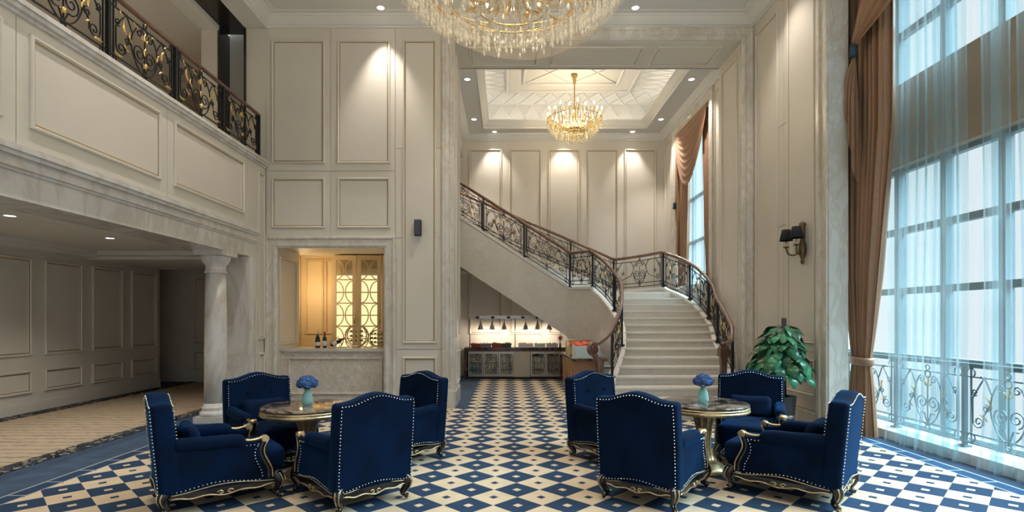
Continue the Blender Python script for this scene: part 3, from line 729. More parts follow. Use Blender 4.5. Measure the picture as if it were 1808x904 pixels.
# ------------------------------------------------------------------ wrought iron
def spiral(cx, cy, r0, r1, a0, turns, n=16, d=1):
    return [(cx+(r0+(r1-r0)*k/n)*math.cos(R(a0)+d*2*PI*turns*k/n), cy+(r0+(r1-r0)*k/n)*math.sin(R(a0)+d*2*PI*turns*k/n)) for k in range(n+1)]
def arc2(cx, cy, rx, ry, a0, a1, n=12): return [(cx+rx*math.cos(R(a0+(a1-a0)*k/n)), cy+ry*math.sin(R(a0+(a1-a0)*k/n))) for k in range(n+1)]
def scrollwork(w, h):
    """2D iron lines of one railing panel, u in 0..w, v in 0..h; returns thick, thin and leaf lists"""
    W = w/2; k = min(1.0, w/(1.25*h/.74)); q = h/.74
    half = []
    kx = k*q
    half.append(spiral(.105*kx, .31*q, .115*kx, .02*kx, -75, 1.6, 22, 1))                    # heart scrolls
    half.append([(0.012, .10*q)] + arc2(.105*kx, .31*q, .115*kx, .115*q, -110, -75, 4))
    ly = [(.03*kx, .07*q), (.16*kx, .16*q), (.25*kx, .32*q), (.24*kx, .47*q), (.17*kx, .58*q)]
    ly = [(p.x, p.y) for p in smooth_path([(a, b, 0) for a, b in ly], 5)]
    half.append(ly + spiral(.115*kx, .56*q, .06*kx, .015*kx, 40, 1.2, 14, 1))                # lyre
    e = W-.10*kx
    half.append(spiral(e-.09*kx, .22*q, .09*kx, .015*kx, 10, 1.5, 18, -1))
    half.append([(e, .23*q), (e, .44*q), (e-.10*kx, .56*q), (e-.19*kx, .66*q)])
    half.append(spiral(e-.035*kx, .50*q, .05*kx, .012*kx, 230, 1.3, 14, 1))
    half.append([(.26*kx, .40*q), (.36*kx, .28*q), (e-.17*kx, .19*q)])
    half.append([(.24*kx, .50*q), (.32*kx, .62*q), (.40*kx, .66*q)])
    half.append(spiral(e-.20*kx, .36*q, .055*kx, .012*kx, 90, 1.4, 14, 1))
    cr = .045*q
    for cy in (.045*q+.01, h-.055*q): half.append(arc2(W-cr-.01, cy, cr, cr, 0, 360, 12))
    lines = []
    for ln in half: lines.append([(W+x, y) for x, y in ln]); lines.append([(W-x, y) for x, y in ln])
    lines.append([(W, .06*q), (W, .52*q)])
    lines.append(arc2(W, .045*q, .03*q, .03*q, 0, 360, 10)); lines.append(arc2(W, h-.05*q, .028*q, .028*q, 0, 360, 10))
    lines.append(arc2(W, h-.12*q, .05*kx, .04*q, 0, 360, 12))
    bars = [[(0, .09*q), (w, .09*q)], [(0, h-.095*q), (w, h-.095*q)], [(0, .0), (w, .0)], [(.055*q, 0), (.055*q, h)], [(w-.055*q, 0), (w-.055*q, h)]]
    leaves = [(W, .50*q, 90, .10*q), (W-.03*kx, .49*q, 125, .07*q), (W+.03*kx, .49*q, 55, .07*q),
              (W-.245*kx, .36*q, 115, .12*q), (W+.245*kx, .36*q, 65, .12*q), (W-.30*kx, .24*q, 150, .10*q), (W+.30*kx, .24*q, 30, .10*q)]
    rich = [(W-.34*kx, .42*q, 110, .15*q), (W+.34*kx, .42*q, 70, .15*q), (W-.12*kx, .60*q, 160, .10*q), (W+.12*kx, .60*q, 20, .10*q), (W-.42*kx, .13*q, 175, .13*q), (W+.42*kx, .13*q, 5, .13*q), (W, .32*q, 90, .10*q), (W-.40*kx, .60*q, 140, .09*q), (W+.40*kx, .60*q, 40, .09*q)]
    return bars, lines, leaves, rich
def iron_panel(parent, fn, w, h, rich=False, mi='iron', seg=6):
    bars, lines, leaves, rl = scrollwork(w, h); mb = MB()
    for ln in bars:
        (a, b), (c, d) = ln; ln = [(a+(c-a)*i/seg, b+(d-b)*i/seg) for i in range(seg+1)]
        mb.tube([fn(u, v) for u, v in ln], .011, 4)
    for ln in lines: mb.tube([fn(max(0.0, min(w, u)), v) for u, v in ln], .0085, 4)
    o = mb.build('scroll_panel', M[mi], parent)
    for (u, v, a, L) in leaves + (rl if rich else []):
        lm = MB(); n = 5; pts = []
        ca, sa = math.cos(R(a)), math.sin(R(a))
        wd = L*(.30 if rich else .22)
        for sd in (-.006, .006):
            P = []
            for i in range(n+1):
                t = i/n; ww = wd*math.sin(PI*min(1, t*.9+.1))*(1-t*.3); bend = .10*L*math.sin(PI*t)
                c = fn(max(0, min(w, u+ca*t*L-sa*bend)), v+sa*t*L+ca*bend)
                row = []
                for q in (-1, 0, 1):
                    p = Vector(fn(max(0, min(w, u+ca*t*L-sa*(bend+ww*q*.5))), v+sa*t*L+ca*(bend+ww*q*.5)))
                    row.append(p)
                nrm = (Vector(fn(min(w, u+.01), v))-Vector(fn(max(0, u-.01), v))).cross(Vector((0,0,1)))
                nrm = nrm.normalized() if nrm.length > 1e-6 else Vector((0,1,0))
                P.append([row[0]+nrm*sd*.3, row[1]+nrm*(sd*2.2), row[2]+nrm*sd*.3])
            lm.grid(P)
        lm.build('gilt_leaf', M['leafgold'], o)
    if rich:
        for v in (.20*h/.74,):
            c = Vector(fn(w/2, v)); MB().ball(c, .034, 8, 6).build('gilt_rosette', M['leafgold'], o)
        for u_, v_ in ((w/2, .015), (w/2, h-.03)): MB().ball(Vector(fn(u_, v_)), .018, 6, 4).build('gilt_bead', M['leafgold'], o)
    return o
class Path:
    def __init__(s, P):
        s.P = [Vector(p) for p in P]; s.L = [0]
        for a, b in zip(s.P, s.P[1:]): s.L.append(s.L[-1]+math.hypot(b.x-a.x, b.y-a.y))
    def at(s, d):
        d = max(0, min(s.L[-1], d))
        for i in range(len(s.P)-1):
            if d <= s.L[i+1] or i == len(s.P)-2:
                t = (d-s.L[i])/max(s.L[i+1]-s.L[i], 1e-9); return s.P[i].lerp(s.P[i+1], t)
    def sidx(s, f):     # arclength where f(point) first holds
        for p, l in zip(s.P, s.L):
            if f(p): return l
        return s.L[-1]
def railing(root, P, posts, hh, base, rich=False, rail='railwood', rw=.036, first=True, last=True, railrng=None, mi='iron'):
    pt = Path(P)
    for s in posts:
        p = pt.at(s); mb = MB()
        mb.box(p.x-.022, p.x+.022, p.y-.022, p.y+.022, p.z+base, p.z+base+hh)
        mb.box(p.x-.05, p.x+.05, p.y-.05, p.y+.05, p.z+base, p.z+base+.025)
        mb.build('post', M[mi], root)
    for a, b in zip(posts, posts[1:]):
        w_ = b-a-.05
        if w_ < .15: continue
        iron_panel(root, lambda u, v, a=a: (lambda p: (p.x, p.y, p.z+base+.06+v))(pt.at(a+.025+u)), w_, hh-.08, rich, mi)
    s0, s1 = railrng or (posts[0], posts[-1])
    pts = [pt.at(s0+(s1-s0)*k/70)+Vector((0, 0, base+hh)) for k in range(71)]
    sub = MB().tube([p-Vector((0, 0, .012)) for p in pts], .02, 4); sub.build('rail_bar', M[mi], root)
    return pts
IB, OB = .14, .14
inC, outC = offpath(inP, .06), offpath(outP, .06)
pin, pout = Path(inC), Path(outC)
zidx = lambda P, i: P.sidx(lambda p: p.z >= RISE*i-1e-4)
landS = lambda P: max(l for p, l in zip(P.P, P.L) if abs(p.z-RISE*15) < 1e-3)
HH = .86
ri = thing('stair_railing', 'inner scrolled iron stair railing with mahogany handrail ending in a rolled volute', 'railing')
posts = [zidx(pin, 2.8), zidx(pin, 6.3), zidx(pin, 10.8), zidx(pin, 15), landS(pin), zidx(pin, 19.8), zidx(pin, 24.3), zidx(pin, 28.8)]
hp = railing(ri, inC, posts, HH, IB)
# handrail: volute, sweep and straight part
p0 = hp[0]
vol = []
vc = Vector((p0.x-.24, p0.y-.42, .0)); zt = 1.155
lead = [Vector((p0.x-.06, p0.y-.12, p0.z-.06)), Vector((p0.x-.17, p0.y-.28, p0.z-.15)), Vector((p0.x-.33, p0.y-.40, 1.215))]
dirv = Vector((-.80, -.60, 0)).normalized(); c0 = Vector((p0.x-.42, p0.y-.45, 1.125))
sp = []
for k in range(22):
    a = R(100)+2*PI*1.35*k/21; r = .085*(1-k/21)+.02
    sp.append(c0 + dirv*(-math.cos(a)*r) + Vector((0, 0, math.sin(a)*r)))
path = list(reversed(sp)) + list(reversed(lead))
path = path[:-0] if False else path
full = path + hp
full = [Vector(p) for p in full]
hr = MB(); nn = len(full)
hr.tube(full, [.030 if i < 10 else .040 for i in range(nn)], 8, flat=.9); hr.build('handrail', M['railwood'], ri)
nw = smooth_path([(c0.x+.02, c0.y+.03, 1.05), (c0.x+.09, c0.y+.02, .92), (c0.x+.11, c0.y+.01, .75), (c0.x+.05, c0.y, .5), (c0.x-.02, c0.y, .28), (c0.x+.03, c0.y, .02)], 5)
MB().tube(nw, [.045+.02*math.sin(PI*k/(len(nw)-1)) + (.03 if k > len(nw)-4 else 0) for k in range(len(nw))], 8).build('newel_post', M['wood'], ri)
MB().tube([c0+dirv.cross(ZA)*.065*s+Vector((0,0,.0)) for s in (-1, 1)], .075, 14).build('volute', M['wood'], ri)
ro = thing('stair_railing', 'outer scrolled iron stair railing rising from the square mahogany newel', 'railing')
posts = [zidx(pout, 3.2), zidx(pout, 6.6), zidx(pout, 9.8), zidx(pout, 12.7), zidx(pout, 15), landS(pout), zidx(pout, 18.5), zidx(pout, 21.8), zidx(pout, 25.2), zidx(pout, 28.8)]
hp = railing(ro, outC, posts, HH, OB)
p0 = hp[0]; nwx, nwy = 3.62, 9.02
lead = smooth_path([(nwx+.02, nwy+.02, 1.17), (nwx+.07, nwy+.14, 1.22), (p0.x-.15, p0.y-.32, 1.28), tuple(p0)], 6)
MB().tube(list(lead)[:-1]+hp, .040, 8, flat=.9).build('handrail', M['railwood'], ro)
MB().box(nwx-.075, nwx+.075, nwy-.075, nwy+.075, 1.02, 1.16).box(nwx-.06, nwx+.06, nwy-.06, nwy+.06, 1.16, 1.19).build('newel_cap', M['wood'], ro)
MB().tube([(nwx, nwy, 1.02), (nwx, nwy, .8), (nwx, nwy, .45), (nwx, nwy, .18), (nwx, nwy, .0)], [.075, .06, .078, .088, .088], 4).build('newel_post', M['wood'], ro)
MB().ball((nwx+.01, nwy+.03, 1.22), .05, 8, 6).build('newel_finial', M['wood'], ro)
# gallery railing
gr = thing('balcony_railing', 'black iron gallery railing with gilt lotus leaves and mahogany rail', 'railing')
gx = -4.56
gp = [(gx, y, 4.565) for y in (-2, 9.98)]
pst = [9.96-1.255*k+2 for k in range(0, 8)][::-1]
hp = railing(gr, gp, pst, .84, .0, True, first=False)
MB().tube(hp, .034, 8, flat=.8).build('handrail', M['wood'], gr)
# balcony railing seen through the sheer curtains
wrl = thing('window_railing', 'iron scroll railing standing on the sill behind the sheer curtains', 'railing')
wp = [(5.5, y, .12) for y in (2.5, 9.2)]
M['ironteal'] = mat('painted_iron', (.10, .16, .18), .5, .2)
pst = [.57+1.14*k for k in range(6)]
hp = railing(wrl, wp, pst, .98, .0, False, mi='ironteal')
MB().tube(hp, .03, 6).build('handrail', M['ironteal'], wrl)
# ------------------------------------------------------------------ armchairs
def cabriole(mb, x, y, sx, sy, top=.235, rear=False):
    o = 1.0
    pts = [(-.005, -.005, top), (.018, .018, top-.045), (.024, .024, top-.08), (.012, .012, top-.125), (-.006, -.006, top-.165), (.004, .004, .045), (.028, .028, .031)]
    P = smooth_path([(x+sx*a, y+sy*b, c) for a, b, c in pts], 4)
    n = len(P); rr = []
    for k in range(n):
        t = k/(n-1); rr.append(.034*(1-t)**1.1+.017 + (.008 if t > .9 else 0))
    mb.tube(P, rr, 8)
    return P, rr
def make_chair():
    root = thing('armchair', 'x', 'armchair', (0,0,0), 0, 'blue velvet armchairs around the two tables')
    V = M['velvet']
    crest = lambda x: .945 + .065*max(0.0, math.cos(min(1, abs(x)/.285)*PI)*.5+.5)
    lean = lambda z: -.055*max(0, (z-.28)/.7)
    def bf(p):           # back slab, base box z .25...95
        t = (p.z-.19)/.78; z = .19 + (crest(p.x)-.19)*t if t > 0 else p.z
        wide = 1+.012*math.sin(PI*max(0, min(1, t)))
        bul = .02*math.cos(min(1, abs(p.x)/.36)*PI/2)*math.sin(PI*max(0, min(1, t))) * (1 if p.y > -.40 else .35)
        return Vector((p.x*wide, p.y+lean(z)+bul*(1 if p.y > -.40 else -1), z))
    MB().rbox((.73, .135, .78), .035, bf, (0, -.395, .58), (10, 2, 8)).build('backrest', V, root)
    # seat
    def sfn(p):
        k = 1.16 if p.y > .25 else 1.0 if p.y < .16 else 1+.16*(p.y-.16)/.09
        dome = .025*math.cos(min(1, abs(p.x)/.3)*PI/2)*math.cos(min(1, abs(p.y-.06)/.4)*PI/2) if p.z > .42 else 0
        tf = 0
        if p.z > .42:
            for tx, ty in ((-.13, .0), (.13, .0), (0, .17)): tf -= .02*math.exp(-((p.x-tx)**2+(p.y-ty)**2)/.0018)
        return Vector((p.x*k, p.y, p.z+dome+tf))
    MB().rbox((.55, .72, .20), .05, sfn, (0, .06, .365), (16, 18, 2)).build('seat_cushion', V, root)
    MB().rbox((.60, .70, .12), .02, None, (0, .04, .25), (2, 2, 1)).build('seat_base', V, root)
    for s in (-1, 1):
        # arm pad and upholstered side
        def af(p, s=s):
            z = p.z - .03*max(0, (p.y-.0)/.2) + .02*max(0, (-.1-p.y)/.3)
            return Vector((p.x, p.y, z))
        MB().rbox((.115, .50, .12), .052, af, (s*.315, -.13, .572), (2, 8, 2)).build('arm_pad', V, root)
        out = [(-.40, .19), (.26, .19), (.272, .27), (.245, .34), (.215, .41), (.21, .48), (.235, .54), (.15, .545), (.06, .58), (-.40, .58)]
        MB().prism(out, lambda a, b, d: (d, a, b), s*.27, s*.352).build('side_panel', V, root)
        # gilded arm front: top rail, rosette, S post
        ag = MB()
        top = [(s*.318, .09, .572), (s*.318, .15, .560), (s*.32, .205, .564), (s*.322, .245, .580)]
        ag.tube(smooth_path(top, 4), .013, 6, flat=1.6)
        ag.tube([(s*.292, .258, .565), (s*.358, .258, .565)], .029, 12)
        ag.tube([(s*.286, .258, .565), (s*.364, .258, .565)], .014, 8)
        for dx in (-.032, .032):
            sp_ = smooth_path([(s*.32+dx, .276, .545), (s*.32+dx, .252, .49), (s*.32+dx, .252, .43), (s*.32+dx, .280, .36), (s*.32+dx, .308, .29), (s*.32+dx, .312, .21)], 4)
            ag.tube(sp_, .0065, 6)
        ag.build('gilt_arm_scroll', M['gold'], root)
        bp = smooth_path([(s*.32, .255, .55), (s*.32, .230, .49), (s*.32, .228, .43), (s*.32, .256, .36), (s*.32, .284, .29), (s*.32, .290, .20)], 4)
        MB().tube(bp, .029, 8).build('arm_post', M['lacquer'], root)
    # serpentine aprons
    def apron(fn, L, name='apron'):
        n = 20; mb = MB(); g = MB(); P = []; low = []; hi = []
        for k in range(n+1):
            u = -1+2*k/n; up = .200+.018*math.cos(u*PI)+.004; lo = .135+.030*abs(u)**2 - .010*math.cos(u*3*PI)
            lo = min(lo, up-.03)
            P.append([fn(u*L, lo, .0), fn(u*L, up, .0), fn(u*L, up, -.03), fn(u*L, lo, -.03), fn(u*L, lo, .0)]); low.append(fn(u*L, lo, .003)); hi.append(fn(u*L, up, .003))
        mb.grid(P, 0, False); o = mb.build(name, M['lacquer'], root)
        g.tube(low, .0065, 5); g.tube(hi, .004, 5)
        for sx in (-1, 1): g.tube([fn(sx*.03*1+sx*.017*math.cos(a*PI/5), .155+.013*math.sin(a*PI/5), .006) for a in range(9)], .006, 5)
        g.build('gilt_edge', M['gold'], o)
    apron(lambda a, z, d: (a, -.448-d, z), .30); apron(lambda a, z, d: (a, .405+d, z), .28)
    for s in (-1, 1): apron(lambda a, z, d, s=s: (s*(.352+d), -.03+a*1.2, z), .30)
    for sx in (-1, 1):
        for sy, y in ((-1, -.415), (1, .35)):
            mb = MB(); P, rr = cabriole(mb, sx*.305, y, sx, sy); leg = mb.build('leg', M['lacquer'], root)
            g = MB()
            for off in (-1, 1):
                g.tube([p+Vector((sx*(.72 if off > 0 else .30), sy*(.30 if off > 0 else .72), 0)).normalized()*(r*.98) for p, r in zip(P, rr)], .0055, 5)
            g.ball((sx*.33, y+sy*.03, .205), .016, 8, 5)
            g.build('gilt_edge', M['gold'], leg)
    # nail heads
    nb = MB()
    def nail(p): nb.ball(p, .0064, 5, 3)
    def along(pts, step=.0285):
        P = [Vector(p) for p in pts]; acc = 0; nail(P[0])
        for a, b in zip(P, P[1:]):
            L = (b-a).length; d = step-acc
            while d <= L: nail(a.lerp(b, d/L)); d += step
            acc = (acc+L) % step if L < step-acc else L-(d-step)
    def back_pt(x, z, y): return bf(Vector((x, y, z)))
    for yy, top0 in ((-.468, .19), (-.322, .56)):
        N = 30
        tp = []
        for k in range(N+1):
            x = -.335+.67*k/N; q = bf(Vector((x, yy, .945))); tp.append(q)
        along(tp)
        for s in (-1, 1): along([bf(Vector((s*.338, yy, top0+.02+(.925-top0-.02)*k/12))) for k in range(13)])
    along([Vector((-.33+.66*k/20, -.472, .225+.018*math.cos((-1+2*k/20)*PI))) for k in range(21)])
    for s in (-1, 1):
        along([(s*.356, -.38+.60*k/20, .226+.018*math.cos((-1+2*k/20)*PI)) for k in range(21)])
        along([(s*.356, a, b) for a, b in ((.235, .235), (.225, .29), (.200, .35), (.180, .41), (.180, .47), (.205, .515))])
        along([(s*.356, a, b) for a, b in ((.205, .522), (.13, .522), (.07, .535))])
        along([(-.28+.56*k/20, .412, .226+.018*math.cos((-1+2*k/20)*PI)) for k in range(21)])
    nb.build('nailhead_trim', M['nail'], root)['kind'] = 'stuff'
    for bx, bz in ((-.13, .78), (.13, .78), (0, .66)):
        q = bf(Vector((bx, -.328, bz))); MB().ball(q+Vector((0, .016, 0)), .014, 8, 5).build('button', V, root)
    return root
proto = make_chair()
def face(dx, dy): return math.atan2(dy, dx)-PI/2
CH = [((-2.66, 4.96), (.80, .60), 'blue velvet armchair at lower left, seen from its side, facing the left table'),
      ((-2.66, 6.14), (.70, -.71), 'blue velvet armchair by the marble column, facing the camera across the left table'),
      ((-1.45, 5.03), (-.68, .73), 'blue velvet armchair seen from behind, nearest in front of the left table'),
      ((-1.30, 6.28), (-.64, -.77), 'blue velvet armchair right of the left table, turned toward the bar niche side'),
      ((1.30, 6.30), (.60, -.80), 'blue velvet armchair nearest the foot of the stair, left of the right table'),
      ((1.41, 5.10), (.59, .81), 'blue velvet armchair seen from behind, in front of the right table'),
      ((2.86, 6.35), (-.42, -.91), 'blue velvet armchair beside the potted plant, facing the camera'),
      ((2.70, 5.12), (-.74, .67), 'blue velvet armchair nearest the window, seen from its side, facing left')]
for k, (p, d, lb) in enumerate(CH):
    c = proto if k == 0 else dup(proto, (0,0,0))
    c.location = (*p, .006); c.rotation_euler = (0, 0, face(*d)); c['label'] = lb
    c.scale = (1.02, 1.13, 1); f_ = Vector(d).normalized()*.05; c.location = (p[0]+f_.x, p[1]+f_.y, .006)
def pillow(p, d, lb, back=.20):
    t = Vector(d).normalized(); q = Vector(p)-t*back
    def pf(v): 
        k = 1-.35*min(1, (abs(v.x)/.235))**3
        zz = 1+.10*(abs(v.x)/.235)**2
        return Vector((v.x, v.y*k - (v.z*.28), v.z*zz))
    o = MB().rbox((.46, .13, .23), .055, pf, (0,0,0), (8, 2, 6)).build('lumbar_cushion', M['pillow'])
    o.location = (q.x, q.y, .60); o.rotation_euler = (0, 0, face(*d)); tag(o, lb, 'cushion', 'blue lumbar cushions')
pillow(*CH[0][:2], 'blue lumbar cushion in the side-on armchair at lower left')
pillow(*CH[1][:2], 'blue lumbar cushion in the armchair by the marble column')
pillow(*CH[6][:2], 'blue lumbar cushion in the armchair beside the potted plant')
pillow(*CH[7][:2], 'blue lumbar cushion in the armchair nearest the window')
# ------------------------------------------------------------------ tables
def make_table():
    t = thing('coffee_table', 'x', 'table', (0,0,0), 0, 'round marble tables')
    MB().lathe([(.0001,.745),(.43,.745),(.452,.742),(.46,.733),(.456,.722),(.44,.718)], n=64).build('marble_top', M['darkmarble'], t)
    MB().lathe([(.44,.718),(.458,.712),(.462,.70),(.452,.692),(.462,.684),(.466,.668),(.452,.655),(.44,.648),(.41,.645),(.0001,.645)], n=64).build('gilt_rim', M['gold'], t)
    fl_ = lambda a: 1+.05*math.cos(a*14)
    MB().lathe([(.125,.645),(.115,.60),(.085,.48),(.07,.34),(.075,.22),(.10,.14),(.13,.11)], n=84, rad=fl_).build('fluted_pedestal', M['gold'], t)
    MB().lathe([(.13,.11),(.16,.10),(.20,.07),(.24,.05),(.25,.03),(.25,.0)], n=48).build('base', M['gold'], t)
    return t
tb = make_table(); TL, TR = (-2.08, 5.66), (2.14, 5.86)
tb.location = (*TL, .006); tb['label'] = 'round dark marble table with gilt rim among the left armchairs'
dup(tb, (*TR, .006), 0, 'round dark marble table with gilt rim among the right armchairs')
# vases and hydrangeas
vm = MB().lathe([(.046,0),(.056,.01),(.057,.04),(.047,.10),(.027,.145),(.025,.155),(.031,.165),(.027,.165),(.021,.155),(.022,.14),(.042,.09),(.051,.04),(.042,.012)], n=24).mesh('vase', M['vase'])
def petal_cluster(seed):
    rnd = random.Random(seed); mb = MB()
    for k in range(70):
        z = 1-2*(k+.5)/70; a = k*2.39996; r = math.sqrt(1-z*z); n = Vector((r*math.cos(a), r*math.sin(a), z)); c = n*(.028+rnd.uniform(-.004, .008))
        u = n.orthogonal().normalized(); v = n.cross(u); ro_ = rnd.uniform(0, PI)
        for q in range(4):
            aa = ro_+q*PI/2; d = (u*math.cos(aa)+v*math.sin(aa)); e = n.cross(d); s_ = .012
            i = mb.add([c, c+d*s_+e*s_*.6+n*.002, c+d*s_*1.7+n*rnd.uniform(-.001, .005), c+d*s_-e*s_*.6+n*.002]); mb.face([i, i+1, i+2, i+3], 0, False)
    return mb.mesh('flower_head', M['petal'])
heads = [petal_cluster(i) for i in range(3)]
for (tx, ty), sd_, wd in ((TL, 1, 'left'), (TR, 5, 'right')):
    vx, vy_ = (tx-.0, ty+.02)
    if wd == 'left': vx += -.01
    tag(link('vase', vm, None, (vx, vy_, .752)), 'small pale teal glass vase on the %s table' % wd, 'vase', 'teal vases')
    bq = thing('hydrangea_bouquet', 'bunch of blue hydrangeas in the vase on the %s table' % wd, 'flowers', (vx, vy_, .752), 0, 'blue bouquets')
    rnd = random.Random(sd_)
    for k, (a, r, z) in enumerate([(0, 0, .268)]+[(i*PI/3+.2, .042, .252+.008*(i % 2)) for i in range(6)]+[(i*PI/5, .074, .212+.016*(i % 2)) for i in range(10)]):
        o = link('flower_head', heads[k % 3], bq, (r*math.cos(a), r*math.sin(a), z)); o.rotation_euler = (rnd.uniform(0, 3), rnd.uniform(0, 3), 0)
        MB().tube([(r*.1*math.cos(a), r*.1*math.sin(a), .03), (r*.25*math.cos(a), r*.25*math.sin(a), .15), (r*math.cos(a), r*math.sin(a), z)], .0025, 4).build('stem', M['stem'], bq)
# ------------------------------------------------------------------ chandeliers
def bead_strand(L, drop=True, mk='crystal'):
    mb = MB(); n = int(L/.024)+1
    for k in range(n): mb.ball((0, 0, -k*.024), .0135, 5, 3)
    mb.tube([(0, 0, .01), (0, 0, -L-.03)], .003, 4)
    if drop: mb.lathe([(.0005,-L-.075),(.016,-L-.055),(.018,-L-.04),(.004,-L)], n=6, sm=False)
    return mb.mesh('crystal_strand', M[mk])
def crystal_drop(s): return MB().lathe([(.0005,-.11*s),(.022*s,-.08*s),(.028*s,-.06*s),(.016*s,-.025*s),(.003*s,0)], n=6, sm=False).mesh('crystal_drop', M['crystal'])
# big one over the lounge
CX, CY = .07, 6.0
ch = thing('chandelier', 'huge tiered crystal and brass chandelier at the top of the picture', 'chandelier', (CX, CY, .26))
MB().lathe([(.0001,6.94),(.22,6.94),(.22,6.91),(.15,6.87),(.06,6.81),(.03,6.75)], n=24).build('ceiling_rose', M['brass'], ch)
MB().tube([(0,0,6.78),(0,0,5.0)], .022, 8).build('stem', M['brass'], ch)
MB().lathe([(.03,6.1),(.10,6.0),(.06,5.9),(.13,5.7),(.16,5.45),(.08,5.2),(.12,5.05),(.05,4.95),(.0001,4.9)], n=20).build('central_column', M['brass'], ch)
for k in range(24):
    a = 2*PI*k/24+.1; rr_ = 1.28 if k % 2 else .92; zz = 5.62 if k % 2 else 5.92
    P = smooth_path([(.08, 0, 5.2), (.4*rr_, 0, 5.05), (.8*rr_, 0, 5.14), (rr_, 0, 5.42), (rr_+.04, 0, zz-.15)], 5)
    P = [(p.x*math.cos(a), p.x*math.sin(a), p.z) for p in P]
    arm = MB().tube(P, .015, 6).lathe([(.012,0),(.05,.02),(.055,.03),(.02,.035)], P[-1], 10).build('arm', M['brass'], ch)
    MB().lathe([(.014,.03),(.014,.12)], P[-1], 8).build('candle', M['foilgold'], arm)
    MB().lathe([(.012,.12),(.020,.145),(.012,.18),(.001,.20)], P[-1], 8).build('bulb', M['bulb'], arm)
for k in range(10):                                      # small lit candles low in the bowl
    a = 2*PI*k/10+.3; r = .52; P = (r*math.cos(a), r*math.sin(a), 5.02)
    arm = MB().tube([(.06*math.cos(a), .06*math.sin(a), 5.2), (.3*math.cos(a), .3*math.sin(a), 4.96), P], .013, 6).build('arm', M['brass'], ch)
    MB().lathe([(.012,.0),(.014,.08)], P, 8).build('candle', M['foilgold'], arm)
    MB().lathe([(.011,.08),(.018,.10),(.010,.135),(.001,.15)], P, 8).build('bulb', M['bulb'], arm)
for r, z in ((1.30, 5.36), (1.02, 5.10), (.72, 4.95), (.40, 4.86)):
    MB().tube([(r*math.cos(2*PI*k/48), r*math.sin(2*PI*k/48), z) for k in range(48)], .009, 6, closed=True).build('ring', M['brass'], ch)
stm = [bead_strand(L) for L in (.14, .20, .26)]
cdm = crystal_drop(.85); cdb = crystal_drop(.95)
rnd = random.Random(3)
for (r, z, n, Ls) in ((1.30, 5.36, 52, (1, 2)), (1.16, 5.22, 44, (0, 1)), (1.02, 5.10, 44, (1, 2)), (.86, 5.02, 34, (0, 1)), (.72, 4.95, 32, (1,)), (.56, 4.90, 24, (0,)), (.40, 4.86, 20, (0, 1)), (.22, 4.82, 10, (0,))):
    for k in range(n):
        a = 2*PI*(k+rnd.random()*.5)/n; link('crystal_strand', stm[rnd.choice(Ls)], ch, (r*math.cos(a), r*math.sin(a), z))
for (r, z, n, me) in ((1.24, 5.16, 52, cdb), (1.08, 5.05, 48, cdb), (.92, 4.96, 40, cdb), (.76, 4.88, 34, cdb), (.58, 4.80, 26, cdb), (.40, 4.74, 20, cdb), (.20, 4.70, 10, cdb), (1.1, 5.4, 24, cdm), (.8, 5.3, 20, cdm)):
    for k in range(n):
        a = 2*PI*(k+rnd.random()*.4)/n; link('crystal_drop', me, ch, (r*math.cos(a), r*math.sin(a), z+rnd.uniform(-.02, .02)))
net = MB(); rows = []
for i in range(13):
    t = i/12; ang = t*PI/2; r = 1.42*math.cos(ang)**.72 if t < 1 else .001; z = 5.36-.80*math.sin(ang)**1.25
    rows.append([(r*math.cos(2*PI*k/48)+.34*t*t*t, r*math.sin(2*PI*k/48), z+.025*math.sin(3*2*PI*k/48+.6)*math.sin(PI*t)) for k in range(49)])
net.grid(rows); net.build('bead_net', M['net'], ch)
lamp('chandelier_glow', 'POINT', ch, (0, 0, 5.75), 170, (1, .80, .54), shadow_soft_size=.5)
# small one in the stair hall
HXc, HYc = 1.70, 13.5
c2 = thing('chandelier', 'smaller gold crystal basket chandelier hanging in the stair hall', 'chandelier', (HXc, HYc, 0))
MB().lathe([(.0001,7.74),(.075,7.74),(.085,7.71),(.06,7.68),(.045,7.62),(.03,7.52),(.012,7.49)], n=20).build('ceiling_rose', M['brass'], c2)
MB().tube([(0,0,7.55),(0,0,6.5)], .014, 8).build('stem', M['brass'], c2)
MB().lathe([(.02,6.95),(.05,6.88),(.03,6.8),(.07,6.65),(.04,6.5),(.09,6.40),(.10,6.36),(.02,6.30),(.0001,6.28)], n=16).build('central_column', M['brass'], c2)
for k in range(30):
    up = k < 20; a = 2*PI*k/20 if up else 2*PI*(k-20)/10+.15
    rr_, zz = (.63+.05*(k % 2), 6.72+.05*(k % 2)) if up else (.46, 6.60)
    P = smooth_path([(.05, 0, 6.42), (.25, 0, 6.40), (.5*rr_/.62, 0, 6.52), (rr_, 0, zz-.12), (rr_, 0, zz-.06)], 4)
    P = [(p.x*math.cos(a), p.x*math.sin(a), p.z) for p in P]
    arm = MB().tube(P, .010, 5).lathe([(.008,0),(.03,.012),(.01,.02)], P[-1], 8).build('arm', M['brass'], c2)
    MB().lathe([(.010,.01),(.010,.09)], P[-1], 6).build('candle', M['foilgold'], arm)
    MB().lathe([(.011,.09),(.021,.12),(.012,.155),(.001,.17)], P[-1], 8).build('bulb', M['bulb'], arm)
for k in range(6):
    a = 2*PI*k/6; P = [(.08, 6.92), (.12, 7.05), (.17, 7.10), (.22, 7.07), (.21, 7.02)]
    MB().tube([(p.x*math.cos(a), p.x*math.sin(a), p.z) for p in smooth_path([(x, 0, z) for x, z in [(.03, 6.85)]+P], 4)], .006, 5).build('scroll', M['brass'], c2)
s1 = [bead_strand(L, True, 'amber') for L in (.08, .13)]
